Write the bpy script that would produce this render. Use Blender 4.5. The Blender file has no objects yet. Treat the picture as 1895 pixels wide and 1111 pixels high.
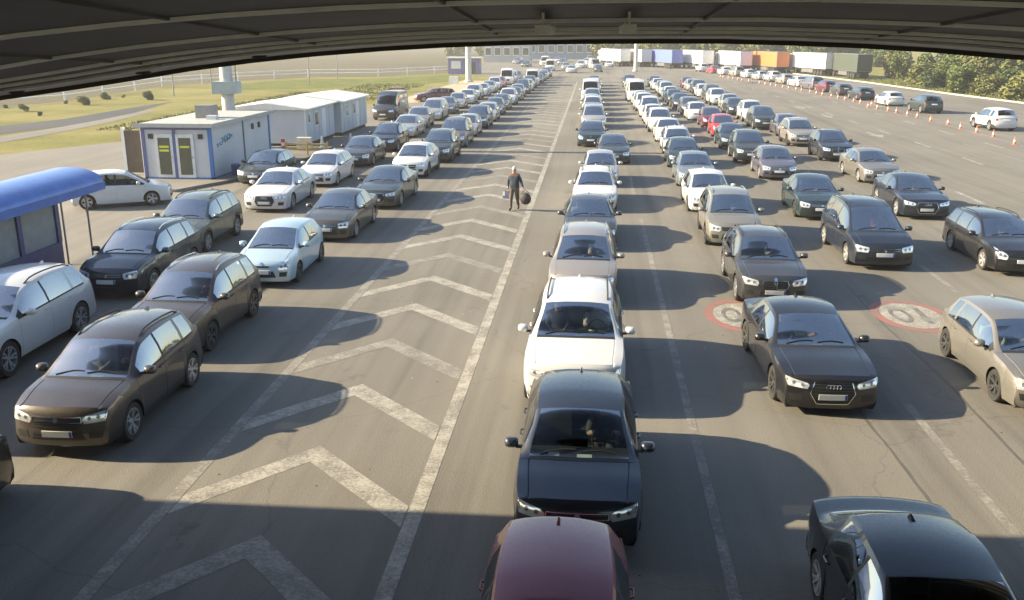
import bpy, bmesh, math, random
import numpy as np
from mathutils import Vector, Matrix
from mathutils.bvhtree import BVHTree

random.seed(7); RNG = np.random.default_rng(7)
R = math.radians
SC = bpy.context.scene
COL = SC.collection

# ------------------------------------------------------------------ camera, sky, sun, exposure
CAM_H = 6.85
FPX = 1700.0
cam_d = bpy.data.cameras.new('camera'); cam = bpy.data.objects.new('camera', cam_d); COL.objects.link(cam)
cam_d.sensor_width = 36.0; cam_d.lens = FPX / 1895.0 * 36.0
cam_d.clip_start = 0.1; cam_d.clip_end = 5000
PITCH = math.degrees(math.atan(487.5 / FPX)); YAW = math.degrees(math.atan(152.5 / math.hypot(FPX, 487.5)))
cam.location = (0, 0, CAM_H); cam.rotation_euler = (R(90 - PITCH), 0, R(YAW))
SC.camera = cam

SUN_EL = 24.5
SHADOW_DIR = Vector((1.0, 0.012))          # way the shadows fall on the ground
w = bpy.data.worlds.new('World'); SC.world = w; w.use_nodes = True
nt = w.node_tree; nt.nodes.clear()
sky = nt.nodes.new('ShaderNodeTexSky'); sky.sky_type = 'NISHITA'; sky.sun_disc = False
sky.sun_elevation = R(SUN_EL)
tosun = -SHADOW_DIR
sky.sun_rotation = math.atan2(tosun.x, tosun.y)
sky.air_density = 1.0; sky.dust_density = 1.2; sky.ozone_density = 1.0
bg = nt.nodes.new('ShaderNodeBackground'); bg.inputs[1].default_value = 0.084
wo = nt.nodes.new('ShaderNodeOutputWorld')
nt.links.new(sky.outputs[0], bg.inputs[0]); nt.links.new(bg.outputs[0], wo.inputs[0])
sun_d = bpy.data.lights.new('sun', 'SUN'); sun = bpy.data.objects.new('sun', sun_d); COL.objects.link(sun)
sun_d.energy = 5.0; sun_d.angle = R(0.6); sun_d.color = (1.0, 0.84, 0.57)
ldir = Vector((SHADOW_DIR.x * math.cos(R(SUN_EL)), SHADOW_DIR.y * math.cos(R(SUN_EL)), -math.sin(R(SUN_EL))))
sun.rotation_euler = ldir.to_track_quat('-Z', 'Y').to_euler(); sun.location = (-60, -5, 40)
SC.view_settings.view_transform = 'Standard'; SC.view_settings.look = 'None'
SC.view_settings.exposure = 1.73; SC.view_settings.gamma = 1.0
SC.render.engine = 'CYCLES'
SC.cycles.use_denoising = True
SC.cycles.max_bounces = 6; SC.cycles.diffuse_bounces = 3; SC.cycles.glossy_bounces = 3
SC.cycles.transparent_max_bounces = 12; SC.cycles.transmission_bounces = 4
SC.cycles.volume_bounces = 0
SC.cycles.sample_clamp_indirect = 6.0; SC.cycles.caustics_reflective = False; SC.cycles.caustics_refractive = False

# ------------------------------------------------------------------ pixel helper (photo pixels -> ground)
def ray(px, py):
    d = Vector((px - 947.5, -(py - 555.5), -FPX))
    return (Matrix.Rotation(R(YAW), 3, 'Z') @ Matrix.Rotation(R(90 - PITCH), 3, 'X')) @ d
def ground(px, py, z=0.0):
    d = ray(px, py); t = (z - CAM_H) / d.z
    return Vector((d.x * t, d.y * t, z))
def at_y(px, py, Y):
    d = ray(px, py); t = Y / d.y
    return Vector((d.x * t, Y, CAM_H + d.z * t))

# ------------------------------------------------------------------ materials
MATS = {}
def _ramp(nt, fac, stops):
    r = nt.nodes.new('ShaderNodeValToRGB')
    els = r.color_ramp.elements
    while len(els) < len(stops): els.new(0.5)
    for e, (p, c) in zip(els, stops):
        e.position = p; e.color = (*c, 1) if len(c) == 3 else c
    nt.links.new(fac, r.inputs[0]); return r.outputs[0]
def _coord(nt, scale=(1, 1, 1), kind='Object', rot=(0, 0, 0)):
    tc = nt.nodes.new('ShaderNodeTexCoord'); mp = nt.nodes.new('ShaderNodeMapping')
    mp.inputs['Scale'].default_value = scale; mp.inputs['Rotation'].default_value = rot
    nt.links.new(tc.outputs[kind], mp.inputs[0]); return mp.outputs[0]
def _noise(nt, vec, scale, detail=4, rough=0.55):
    n = nt.nodes.new('ShaderNodeTexNoise'); n.inputs['Scale'].default_value = scale
    n.inputs['Detail'].default_value = detail; n.inputs['Roughness'].default_value = rough
    nt.links.new(vec, n.inputs['Vector']); return n.outputs['Fac']
def _mix(nt, fac, a, b, mode='MIX'):
    m = nt.nodes.new('ShaderNodeMix'); m.data_type = 'RGBA'; m.blend_type = mode
    for sock, v in ((m.inputs[0], fac), (m.inputs[6], a), (m.inputs[7], b)):
        if isinstance(v, (int, float)): sock.default_value = v
        elif isinstance(v, tuple): sock.default_value = (*v, 1) if len(v) == 3 else v
        else: nt.links.new(v, sock)
    return m.outputs[2]
def _new(name):
    m = bpy.data.materials.new(name); m.use_nodes = True
    nt = m.node_tree; b = nt.nodes['Principled BSDF']; MATS[name] = m
    return m, nt, b
def simple(name, col, rough=0.6, metal=0.0, var=0.12, scale=3.0, coat=0.0, bump=0.0, spec=0.5):
    if name in MATS: return MATS[name]
    m, nt, b = _new(name)
    v = _coord(nt)
    n = _noise(nt, v, scale)
    lo = tuple(max(0, c * (1 - var)) for c in col); hi = tuple(min(1, c * (1 + var)) for c in col)
    c = _ramp(nt, n, [(0.3, lo), (0.7, hi)])
    nt.links.new(c, b.inputs['Base Color'])
    b.inputs['Roughness'].default_value = rough; b.inputs['Metallic'].default_value = metal
    b.inputs['Coat Weight'].default_value = coat; b.inputs['Specular IOR Level'].default_value = spec
    if bump:
        bp = nt.nodes.new('ShaderNodeBump'); bp.inputs['Strength'].default_value = bump; bp.inputs['Distance'].default_value = 0.02
        nt.links.new(_noise(nt, v, scale * 8), bp.inputs['Height']); nt.links.new(bp.outputs[0], b.inputs['Normal'])
    return m
def paint(name, col, metal=0.35, rough=0.38, coat=0.9):
    key = 'paint_' + name
    if key in MATS: return MATS[key]
    m, nt, b = _new(key)
    v = _coord(nt)
    dust = _noise(nt, v, 1.7, 5, 0.6)
    dust_amt = .05 if max(col) < .05 else .13
    fine = _noise(nt, v, 26, 3, 0.6)
    c = _mix(nt, _ramp(nt, dust, [(0.42, (0, 0, 0)), (0.8, (dust_amt,) * 3)]), col, (0.23, 0.20, 0.165))
    nt.links.new(c, b.inputs['Base Color'])
    b.inputs['Metallic'].default_value = metal
    rr = _ramp(nt, fine, [(0.3, (rough - .05,) * 3), (0.7, (rough + .1,) * 3)])
    nt.links.new(rr, b.inputs['Roughness'])
    b.inputs['Coat Weight'].default_value = coat; b.inputs['Coat Roughness'].default_value = 0.06
    return m
def glass(name, tint, refl=0.0):
    if name in MATS: return MATS[name]
    m = bpy.data.materials.new(name); m.use_nodes = True; MATS[name] = m
    nt = m.node_tree; nt.nodes.clear()
    out = nt.nodes.new('ShaderNodeOutputMaterial'); mix = nt.nodes.new('ShaderNodeMixShader')
    tr = nt.nodes.new('ShaderNodeBsdfTransparent'); tr.inputs[0].default_value = (*tint, 1)
    gl = nt.nodes.new('ShaderNodeBsdfGlossy'); gl.inputs['Roughness'].default_value = 0.03
    fr = nt.nodes.new('ShaderNodeFresnel'); fr.inputs[0].default_value = 1.42
    ad = nt.nodes.new('ShaderNodeMath'); ad.operation = 'MULTIPLY'; ad.inputs[1].default_value = refl; ad.use_clamp = True
    nt.links.new(fr.outputs[0], ad.inputs[0]); nt.links.new(ad.outputs[0], mix.inputs[0])
    nt.links.new(tr.outputs[0], mix.inputs[1]); nt.links.new(gl.outputs[0], mix.inputs[2]); nt.links.new(mix.outputs[0], out.inputs[0])
    return m

def asphalt_mat(name, lo, hi, stain=(0.035, 0.034, 0.033), stain_amt=0.5):
    m, nt, b = _new(name)
    v = _coord(nt)
    big = _noise(nt, v, 0.09, 5, 0.6)
    streak = _noise(nt, _coord(nt, (0.9, 0.035, 1)), 1.0, 4, 0.6)
    grit = _noise(nt, v, 38, 4, 0.7)
    agg = nt.nodes.new('ShaderNodeTexVoronoi'); agg.inputs['Scale'].default_value = 60; nt.links.new(v, agg.inputs['Vector'])
    c = _ramp(nt, big, [(0.3, lo), (0.7, hi)])
    c = _mix(nt, _ramp(nt, streak, [(0.52, (0, 0, 0)), (0.75, (stain_amt,) * 3)]), c, stain)
    spot = _noise(nt, v, 0.75, 6, 0.65)
    c = _mix(nt, _ramp(nt, spot, [(0.63, (0, 0, 0)), (0.74, (0.55,) * 3)]), c, stain)
    c = _mix(nt, 0.35, c, _ramp(nt, grit, [(0.25, (0.05, 0.05, 0.05)), (0.75, (0.9, 0.9, 0.9))]), 'OVERLAY')
    lane = _noise(nt, _coord(nt, (2.1, 0.012, 1)), 1.0, 3, 0.5)
    c = _mix(nt, _ramp(nt, lane, [(0.45, (0, 0, 0)), (0.7, (.28,) * 3)]), c, tuple(x * .55 for x in lo))
    # thin cracks
    cr = nt.nodes.new('ShaderNodeTexVoronoi'); cr.feature = 'DISTANCE_TO_EDGE'; cr.inputs['Scale'].default_value = 0.16
    wv = nt.nodes.new('ShaderNodeVectorMath'); wv.operation = 'ADD'
    wn = nt.nodes.new('ShaderNodeTexNoise'); wn.inputs['Scale'].default_value = 0.9; wn.inputs['Detail'].default_value = 6
    nt.links.new(v, wn.inputs['Vector']); nt.links.new(v, wv.inputs[0]); nt.links.new(wn.outputs['Color'], wv.inputs[1])
    nt.links.new(wv.outputs[0], cr.inputs['Vector'])
    c = _mix(nt, _ramp(nt, cr.outputs['Distance'], [(0.0012, (0.28,) * 3), (0.004, (0, 0, 0))]), c, stain)
    nt.links.new(c, b.inputs['Base Color'])
    b.inputs['Roughness'].default_value = 0.78; b.inputs['Specular IOR Level'].default_value = 0.4
    bp = nt.nodes.new('ShaderNodeBump'); bp.inputs['Strength'].default_value = 0.35; bp.inputs['Distance'].default_value = 0.01
    nt.links.new(agg.outputs['Distance'], bp.inputs['Height']); nt.links.new(bp.outputs[0], b.inputs['Normal'])
    return m
def marking_mat(name, col, base=(0.13, 0.12, 0.105), wear=0.5):
    m, nt, b = _new(name)
    v = _coord(nt)
    n = _noise(nt, v, 2.2, 7, 0.72); n2 = _noise(nt, v, 17, 4, 0.7)
    f = _mix(nt, 0.45, n, n2)
    fac = _ramp(nt, f, [(wear - 0.08, (0.82,) * 3), (wear + 0.07, (0.1,) * 3)])
    # fac high = paint
    c = _mix(nt, fac, base, col)
    nt.links.new(c, b.inputs['Base Color']); b.inputs['Roughness'].default_value = 0.7
    return m
def grass_mat(name, cols, scale=0.12):
    m, nt, b = _new(name)
    v = _coord(nt)
    n = _noise(nt, v, scale, 6, 0.65); n2 = _noise(nt, v, 3.0, 5, 0.7)
    c = _ramp(nt, _mix(nt, 0.35, n, n2), [(0.34, cols[0]), (0.5, cols[1]), (0.66, cols[2])])
    nt.links.new(c, b.inputs['Base Color']); b.inputs['Roughness'].default_value = 0.9; b.inputs['Specular IOR Level'].default_value = 0.15
    bp = nt.nodes.new('ShaderNodeBump'); bp.inputs['Strength'].default_value = 0.9; bp.inputs['Distance'].default_value = 0.12
    nt.links.new(_noise(nt, v, 9, 4, 0.7), bp.inputs['Height']); nt.links.new(bp.outputs[0], b.inputs['Normal'])
    return m
def leaf_mat(name, col):
    m, nt, b = _new(name)
    n = _noise(nt, _coord(nt), 1.3, 4, 0.6)
    c = _ramp(nt, n, [(0.3, tuple(x * 0.6 for x in col)), (0.55, col), (0.75, (col[0] * 1.7, col[1] * 1.45, col[2] * 1.3))])
    nt.links.new(c, b.inputs['Base Color']); b.inputs['Roughness'].default_value = 0.65
    b.inputs['Specular IOR Level'].default_value = 0.25
    return m

# ------------------------------------------------------------------ mesh helpers
def mesh(name, verts, faces, mats=(), idx=None, smooth=None):
    me = bpy.data.meshes.new(name)
    me.from_pydata([tuple(map(float, v)) for v in verts], [], [tuple(f) for f in faces])
    for m in mats: me.materials.append(m)
    if idx is not None: me.polygons.foreach_set('material_index', list(idx))
    if smooth is not None:
        me.polygons.foreach_set('use_smooth', [True] * len(me.polygons))
        me.set_sharp_from_angle(angle=R(smooth))
    me.update(); return me
def obj(name, me, parent=None, loc=None, rz=0.0):
    o = bpy.data.objects.new(name, me); COL.objects.link(o)
    if parent is not None: o.parent = parent
    if loc is not None: o.location = loc
    if rz: o.rotation_euler = (0, 0, rz)
    return o
def empty(name, loc=(0, 0, 0), rz=0.0):
    o = bpy.data.objects.new(name, None); COL.objects.link(o); o.location = loc; o.rotation_euler = (0, 0, rz)
    o.empty_display_size = 0.3; return o
def tag(o, label, cat, group=None, kind=None):
    if label: o['label'] = label
    if cat: o['category'] = cat
    if group: o['group'] = group
    if kind: o['kind'] = kind
    return o
class MB:
    """collects shapes into one mesh"""
    def __init__(s): s.v = []; s.f = []; s.mi = []
    def add(s, vs, fs, mi=0):
        n = len(s.v); s.v += [tuple(v) for v in vs]; s.f += [tuple(i + n for i in f) for f in fs]; s.mi += [mi] * len(fs); return s
    def box(s, x0, x1, y0, y1, z0, z1, mi=0):
        vs = [(x, y, z) for z in (z0, z1) for y in (y0, y1) for x in (x0, x1)]
        return s.add(vs, [(0, 2, 3, 1), (4, 5, 7, 6), (0, 1, 5, 4), (2, 6, 7, 3), (0, 4, 6, 2), (1, 3, 7, 5)], mi)
    def bar(s, a, b, r, n=8, mi=0, r2=None):
        a = Vector(a); b = Vector(b); r2 = r if r2 is None else r2
        d = (b - a).normalized(); u = d.orthogonal().normalized(); q = d.cross(u)
        vs = []
        for p, rr in ((a, r), (b, r2)):
            for k in range(n):
                t = 2 * math.pi * k / n; vs.append(p + u * (rr * math.cos(t)) + q * (rr * math.sin(t)))
        fs = [(k, (k + 1) % n, n + (k + 1) % n, n + k) for k in range(n)] + [tuple(range(n))[::-1], tuple(range(n, 2 * n))]
        return s.add(vs, fs, mi)
    def tube(s, pts, r, n=6, mi=0):
        for a, b in zip(pts[:-1], pts[1:]): s.bar(a, b, r, n, mi)
        return s
    def lathe(s, prof, n=20, axis='z', c=(0, 0, 0), mi=0):
        vs = []; m = len(prof)
        for k in range(n):
            t = 2 * math.pi * k / n
            for (r, h) in prof:
                if axis == 'z': p = (r * math.cos(t), r * math.sin(t), h)
                else: p = (h, r * math.cos(t), r * math.sin(t))
                vs.append((p[0] + c[0], p[1] + c[1], p[2] + c[2]))
        fs = []
        for k in range(n):
            for j in range(m - 1):
                a = k * m + j; b = ((k + 1) % n) * m + j
                fs.append((a, b, b + 1, a + 1))
        return s.add(vs, fs, mi)
    def prism(s, poly, y0, y1, mi=0, plane='xz'):
        n = len(poly)
        def P(p, h): return (p[0], h, p[1]) if plane == 'xz' else ((h, p[0], p[1]) if plane == 'yz' else (p[0], p[1], h))
        vs = [P(p, y0) for p in poly] + [P(p, y1) for p in poly]
        fs = [tuple(range(n)), tuple(range(2 * n - 1, n - 1, -1))] + [(k, n + k, n + (k + 1) % n, (k + 1) % n) for k in range(n)]
        return s.add(vs, fs, mi)
    def build(s, name, mats, parent=None, smooth=None, loc=None, rz=0.0):
        mats = mats if isinstance(mats, (list, tuple)) else [mats]
        me = mesh(name, s.v, s.f, mats, s.mi, smooth)
        bm = bmesh.new(); bm.from_mesh(me); bmesh.ops.recalc_face_normals(bm, faces=bm.faces); bm.to_mesh(me); bm.free()
        if smooth is not None: me.set_sharp_from_angle(angle=R(smooth))
        return obj(name, me, parent, loc, rz)
def pchip(xs, ys, x):
    xs = np.asarray(xs, float); ys = np.asarray(ys, float); x = np.atleast_1d(np.asarray(x, float))
    h = np.diff(xs); d = np.diff(ys) / h; n = len(xs); m = np.zeros(n)
    if n > 2:
        for k in range(1, n - 1):
            if d[k - 1] * d[k] > 0:
                w1 = 2 * h[k] + h[k - 1]; w2 = h[k] + 2 * h[k - 1]
                m[k] = (w1 + w2) / (w1 / d[k - 1] + w2 / d[k])
    m[0] = d[0]; m[-1] = d[-1]
    i = np.clip(np.searchsorted(xs, x) - 1, 0, n - 2)
    t = np.clip((x - xs[i]) / h[i], 0, 1)
    h00 = 2 * t**3 - 3 * t**2 + 1; h10 = t**3 - 2 * t**2 + t; h01 = -2 * t**3 + 3 * t**2; h11 = t**3 - t**2
    return h00 * ys[i] + h10 * h[i] * m[i] + h01 * ys[i + 1] + h11 * h[i] * m[i + 1]

# ================================================================== ground, yard, markings
M_ASPH = asphalt_mat('yard_asphalt', (0.132, 0.123, 0.106), (0.193, 0.180, 0.156))
M_CONC = asphalt_mat('pale_concrete', (0.15, 0.14, 0.125), (0.22, 0.205, 0.18), (0.12, 0.11, 0.10), 0.35)
M_SHADE_STRIP = asphalt_mat('shade_strip_dark', (0.035, 0.038, 0.045), (0.065, 0.066, 0.070))  # dark bluish tone for bushes and shadow, the shade put into the colour
M_GRASS = grass_mat('dry_meadow', [(0.11, 0.115, 0.03), (0.19, 0.18, 0.06), (0.27, 0.23, 0.10)])
M_VERGE = grass_mat('green_verge', [(0.06, 0.085, 0.02), (0.12, 0.14, 0.035), (0.19, 0.185, 0.065)], .35)
M_FIELD = grass_mat('ploughed_field', [(0.085, 0.08, 0.05), (0.12, 0.105, 0.075), (0.10, 0.115, 0.05)], .03)
M_WHITE = marking_mat('worn_white_marking', (0.38, 0.365, 0.32), wear=0.505)
M_WHITE2 = marking_mat('faded_white_marking', (0.31, 0.297, 0.26), wear=0.475)
M_REDM = marking_mat('worn_red_marking', (0.33, 0.10, 0.08), wear=0.50)
M_BLKM = marking_mat('worn_black_marking', (0.05, 0.05, 0.05), (0.22, 0.21, 0.19), wear=0.52)
def sheet(name, pts, z, mat, lab=None, kind='structure', parent=None):
    me = mesh(name, [(p[0], p[1], z) for p in pts], [tuple(range(len(pts)))], [mat])
    o = obj(name, me, parent)
    if parent is None: o['kind'] = kind
    return o
def rect(x0, x1, y0, y1): return [(x0, y0), (x1, y0), (x1, y1), (x0, y1)]
sheet('ground', rect(-900, 900, -200, 1500), -0.03, M_GRASS)
def gp(pts): return [tuple(ground(a, b_)[:2]) for a, b_ in pts]
FENCE = gp([(-260, 218), (120, 188), (300, 160), (440, 150), (570, 143), (700, 142), (850, 134)])
sheet('field', FENCE + [(-60, 520), (-60, 1400), (-880, 1400), (-880, 60)], -0.024, M_FIELD)
YARD = [(-16.4, -40), (-16.4, 62), (-15.4, 84), (-15.2, 150), (-26, 200), (-30, 260), (-40, 420), (60, 420), (40, 300), (33, 230), (42, 160), (44, 120), (45.5, 106), (47, 90), (48, 70), (48, -40)]
yard = sheet('yard', YARD, 0.0, M_ASPH)
sheet('side_lot', [(-36, -40), (-16.4, -40), (-16.4, 62), (-15.4, 84), (-15.3, 100), (-22, 100), (-24, 78), (-30, 64), (-36, 52)], -0.004, M_CONC)
sheet('shade_strip', gp([(-260, 272), (0, 249), (130, 232), (250, 208), (320, 188), (250, 198), (120, 220), (0, 233), (-260, 254)]), -0.018, M_SHADE_STRIP)  # dark sheet standing in for shaded bushes, shadow painted by its colour
sheet('footpath', gp([(-260, 300), (0, 264), (100, 247), (200, 227), (290, 205), (278, 203), (190, 221), (90, 239), (0, 253), (-260, 280)]), -0.014, M_CONC)
sheet('green_strip', gp([(420, 168), (600, 163), (760, 156), (850, 150), (850, 138), (700, 146), (570, 147), (440, 154)]), -0.016, M_VERGE)
sheet('verge', [(45.4, 106.0), (47.9, 70), (47.9, 20), (150, 20), (150, 120), (44, 170), (42.0, 160), (43.9, 120)], -0.010, M_VERGE)
# pale kerb along the right edge of the yard
m = MB()
kp = [(48.0, 30), (47.6, 80), (46.6, 92), (45.4, 106), (43.9, 120), (42, 150), (38, 185)]
for a, b in zip(kp[:-1], kp[1:]):
    d = Vector((b[0] - a[0], b[1] - a[1])).normalized(); n_ = Vector((d.y, -d.x)) * .35
    vs = [(a[0], a[1], -.02), (a[0] + n_.x, a[1] + n_.y, -.02), (b[0] + n_.x, b[1] + n_.y, -.02), (b[0], b[1], -.02)]
    vs += [(v[0], v[1], .13) for v in vs]
    m.add(vs, [(0, 3, 2, 1), (4, 5, 6, 7), (0, 1, 5, 4), (1, 2, 6, 5), (2, 3, 7, 6), (3, 0, 4, 7)])
o = m.build('kerb', simple('kerb_concrete', (.42, .40, .34), .8, bump=.2)); o['kind'] = 'structure'

Z1 = 0.0035
# solid line, boundary line, chevrons
def strip(name, a, b, w_, mat, z=Z1):
    a = Vector(a); b = Vector(b); d = (b - a).normalized(); n_ = Vector((-d.y, d.x)) * w_ / 2
    o = obj(name, mesh(name, [(*(a + n_), z), (*(a - n_), z), (*(b - n_), z), (*(b + n_), z)], [(0, 1, 2, 3)], [mat]), yard); return o
strip('solid_line', (-2.50, -5), (-2.50, 150), .24, M_WHITE)
strip('boundary_line', (-6.28, -5), (-6.55, 150), .22, M_WHITE2)
XA, XL, XR = -4.58, -6.42, -2.64
for k in range(-3, 45):
    y = 11.35 + 2.98 * k          # apex, far side
    hw_ = .62; XL = -6.28 - .27 * (y - 2 + 5) / 155 + .125
    for nm, poly in (('chevron', [(XA, y), (XR - .0, y - 1.98), (XR - .0, y - 1.98 - hw_), (XA, y - hw_), (XL, y - 1.9 - hw_), (XL, y - 1.9)]),):
        o = obj('chevron', mesh('chevron', [(p[0], p[1], Z1) for p in poly], [(0, 3, 2, 1)[::-1], (0, 5, 4, 3)[::-1]], [M_WHITE if k % 3 else M_WHITE2]), yard)
# lane lines
for x0, xs_, pat in ((1.93, 1.98, [(-4, 36), (41, 47), (52, 58), (64, 70), (76, 82)]), (6.10, 6.2, [(-4, 17.2), (30, 34), (40, 46), (52, 58), (64, 70), (76, 82)]), (10.25, 10.3, [(-4, 14), (25.6, 29.0), (40, 45), (52, 58), (64, 70)])):
    for a, b in pat: strip('lane_line', (x0, a), (xs_, b), .16, M_WHITE2)
for x, ys_ in ((16.7, 4.3), (21.7, 5.2), (26.2, 6.0)):
    y = 28.0
    while y < 150:
        strip('lane_dash', (x, y), (x + .05, y + 3.2), .20, M_WHITE); y += 6.2 if x < 20 else 8.4
strip('lane_line', (24.6, 20), (24.6, 64), .16, M_WHITE2)
strip('cone_line', (27.4, 40), (28.9, 90), .16, M_WHITE2)
# painted arrows on the far lanes
for (px, py) in ((1480, 199), (1530, 215), (1620, 250)):
    p = ground(px, py)
    obj('lane_arrow', mesh('lane_arrow', [(p.x + q[0], p.y + q[1], Z1) for q in [(-.12, 2.2), (-.12, 0), (-.55, 0), (0, -1.9), (.55, 0), (.12, 0), (.12, 2.2)]], [(1, 6, 0), (1, 5, 6), (2, 3, 4)], [M_WHITE]), yard)
# round speed-limit markings, read by drivers coming towards the canopy
def disc(cx, cy, rx, ry, z, mat, name, r0=0.0, n=40):
    vs = []; fs = []
    for k in range(n):
        t = 2 * math.pi * k / n
        vs.append((cx + rx * math.cos(t), cy + ry * math.sin(t), z)); vs.append((cx + rx * r0 * math.cos(t), cy + ry * r0 * math.sin(t), z))
    if r0: fs = [(2 * k, 2 * ((k + 1) % n), 2 * ((k + 1) % n) + 1, 2 * k + 1) for k in range(n)]
    else: vs = vs[::2]; fs = [tuple(range(n))]
    return obj(name, mesh(name, vs, fs, [mat]), yard)
for cx, cy in ((3.95, 22.9), (8.25, 23.25)):
    disc(cx, cy, .98, 1.45, Z1, M_REDM, 'speed_marking_ring', .78)
    disc(cx, cy, .755, 1.117, Z1, M_WHITE, 'speed_marking_disc')
    disc(cx - .28, cy, .25, .66, Z1 + .004, M_BLKM, 'painted_digit', .62)
    o = obj('painted_digit', mesh('painted_digit', [(cx + a, cy + b, Z1 + .004) for a, b in [(.20, .68), (.35, .68), (.35, -.68), (.20, -.68)]], [(3, 2, 1, 0)], [M_BLKM]), yard)
# dark tar seams running with the lanes
for x, y0, y1 in ((5.25, 11, 21), (7.35, 12, 26), (15.2, 24, 70)):
    n = 26; vs = []
    for k in range(n):
        y = y0 + (y1 - y0) * k / (n - 1); xo = x + .05 * math.sin(y * .7 + x) + random.uniform(-.015, .015); ww = .022 + .012 * random.random()
        vs += [(xo - ww, y, .002), (xo + ww, y, .002)]
    obj('tar_seam', mesh('tar_seam', vs, [(2 * k, 2 * k + 1, 2 * k + 3, 2 * k + 2) for k in range(n - 1)], [simple('tar', (.085, .078, .068), .7)]), yard)
# rubbish and grit on the tarmac
m = MB()
for k in range(260):
    x = random.uniform(-7, 24); y = random.uniform(10, 60); s = random.uniform(.008, .026)
    a = random.uniform(0, 6.28); q = [(x + s * math.cos(a + t), y + s * .7 * math.sin(a + t), .004) for t in (0, 1.5, 3.0, 4.6)]
    m.add(q + [(x, y, .004 + s * .5)], [(0, 1, 4), (1, 2, 4), (2, 3, 4), (3, 0, 4)], k % 2)
o = m.build('litter', [simple('pale_litter', (.55, .53, .5), .8), simple('dark_grit', (.05, .05, .05), .9)]); tag(o, 'scattered pale and dark grit on the tarmac between lanes', 'litter', kind='stuff')

# ================================================================== canopy over the camera
M_SOFF = simple('canopy_soffit', (0.105, 0.105, 0.112), 0.7, var=.2, scale=1.2)
M_PURL = simple('canopy_purlin', (0.80, 0.82, 0.86), 0.6)
M_FASC = simple('canopy_fascia', (0.022, 0.018, 0.014), 0.6)
M_GUTT = simple('canopy_gutter', (0.52, 0.53, 0.56), 0.65, var=.2)
YE = 11.95
edge_px = [(-500, 236), (-250, 218), (0, 186), (200, 157), (400, 125), (560, 107), (680, 97), (860, 87), (1060, 82), (1300, 81), (1500, 86), (1700, 96), (1895, 112), (2150, 128), (2500, 138)]
EP = [at_y(px, py, YE) for px, py in edge_px]
EX = [-34] + [p.x for p in EP] + [26]; EZ = [EP[0].z - .25] + [p.z for p in EP] + [EP[-1].z - .15]
def ez(x): return float(pchip(EX, EZ, x)[0])
SLOPE = .055
def soff(x, y): return ez(x) + .085 + SLOPE * (YE - y)
canopy = empty('canopy', (0, 3, 0)); tag(canopy, 'dark arched canopy roof over the end of the queue lanes', 'canopy')
def along(name, y0, y1, z_of, mat, thick, n=70, x0=-33.5, x1=25.5):
    xs = np.linspace(x0, x1, n); vs = []; fs = []
    for x in xs:
        for (y, dz) in ((y0, 0), (y1, 0), (y1, thick), (y0, thick)): vs.append((x, y - 3, z_of(x, y) + dz))
    for k in range(n - 1):
        a = 4 * k; b = a + 4
        fs += [(a, b, b + 1, a + 1), (a + 1, b + 1, b + 2, a + 2), (a + 2, b + 2, b + 3, a + 3), (a + 3, b + 3, b, a)]
    fs += [(0, 1, 2, 3), (4 * n - 1, 4 * n - 2, 4 * n - 3, 4 * n - 4)]
    me = mesh(name, vs, fs, [mat], None, 40)
    bm = bmesh.new(); bm.from_mesh(me); bmesh.ops.recalc_face_normals(bm, faces=bm.faces); bm.to_mesh(me); bm.free()
    return obj(name, me, canopy)
along('roof_deck', -14, YE, lambda x, y: soff(x, y), M_SOFF, .30)
along('fascia', YE + .004, YE + .10, lambda x, y: ez(x), M_FASC, .50)
g_ = along('gutter', YE - .62, YE - .05, lambda x, y: soff(x, y) - .03, M_GUTT, .027)
for y in (10.75, 10.1, 8.9, 7.0, 4.6):
    along('purlin', y - .02, y + .02, lambda x, y_: soff(x, y_) - .035, M_PURL, .033)
m = MB()
for x in np.arange(-33, 25.5, 1.05):
    pass
for x in np.arange(-32.6, 25, 2.1):
    mm = MB(); a = [(x + dx, y, soff(x + dx, y) - d) for y in (-13.5, YE - .7) for dx in (-.014, .014) for d in (.028, .0)]
    mm.add([(p[0], p[1] - 3, p[2]) for p in a], [(0, 4, 6, 2), (0, 1, 5, 4), (2, 6, 7, 3), (0, 2, 3, 1), (4, 5, 7, 6)])
    mm.build('panel_rib', M_SOFF, canopy)
for px, py in ((30, 162), (265, 130), (480, 106)):
    p = at_y(px, py, YE - .33)
    mm = MB().lathe([(.0, -.005), (.085, -.005), (.095, 0), (.095, .02)], 14); mm.build('downlight', M_FASC, canopy, loc=(p.x, YE - .33 - 3, soff(p.x, YE - .33) - .05))
for x in (-26, -13.5, 12.5, 22):
    mm = MB().lathe([(.30, 0), (.30, .25), (.24, .30), (.24, soff(x, 2) - .0)], 18, c=(x, -1, 0)); mm.build('column', simple('column_paint', (.45, .44, .42), .6), canopy, 40)
# strip lamps hung under the canopy (unlit)
for (px, py) in ((1010, 66), (1160, 62)):
    p = at_y(px, py, 8.7)
    mm = MB().box(-.055, .055, -.75, .75, -.02, .05); mm.box(-.012, .012, -.5, -.48, .05, .16); mm.box(-.012, .012, .48, .5, .05, .16)
    mm.build('strip_lamp', M_PURL, canopy, loc=(p.x, 8.7 - 3, soff(p.x, 8.7) - .13))

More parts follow.
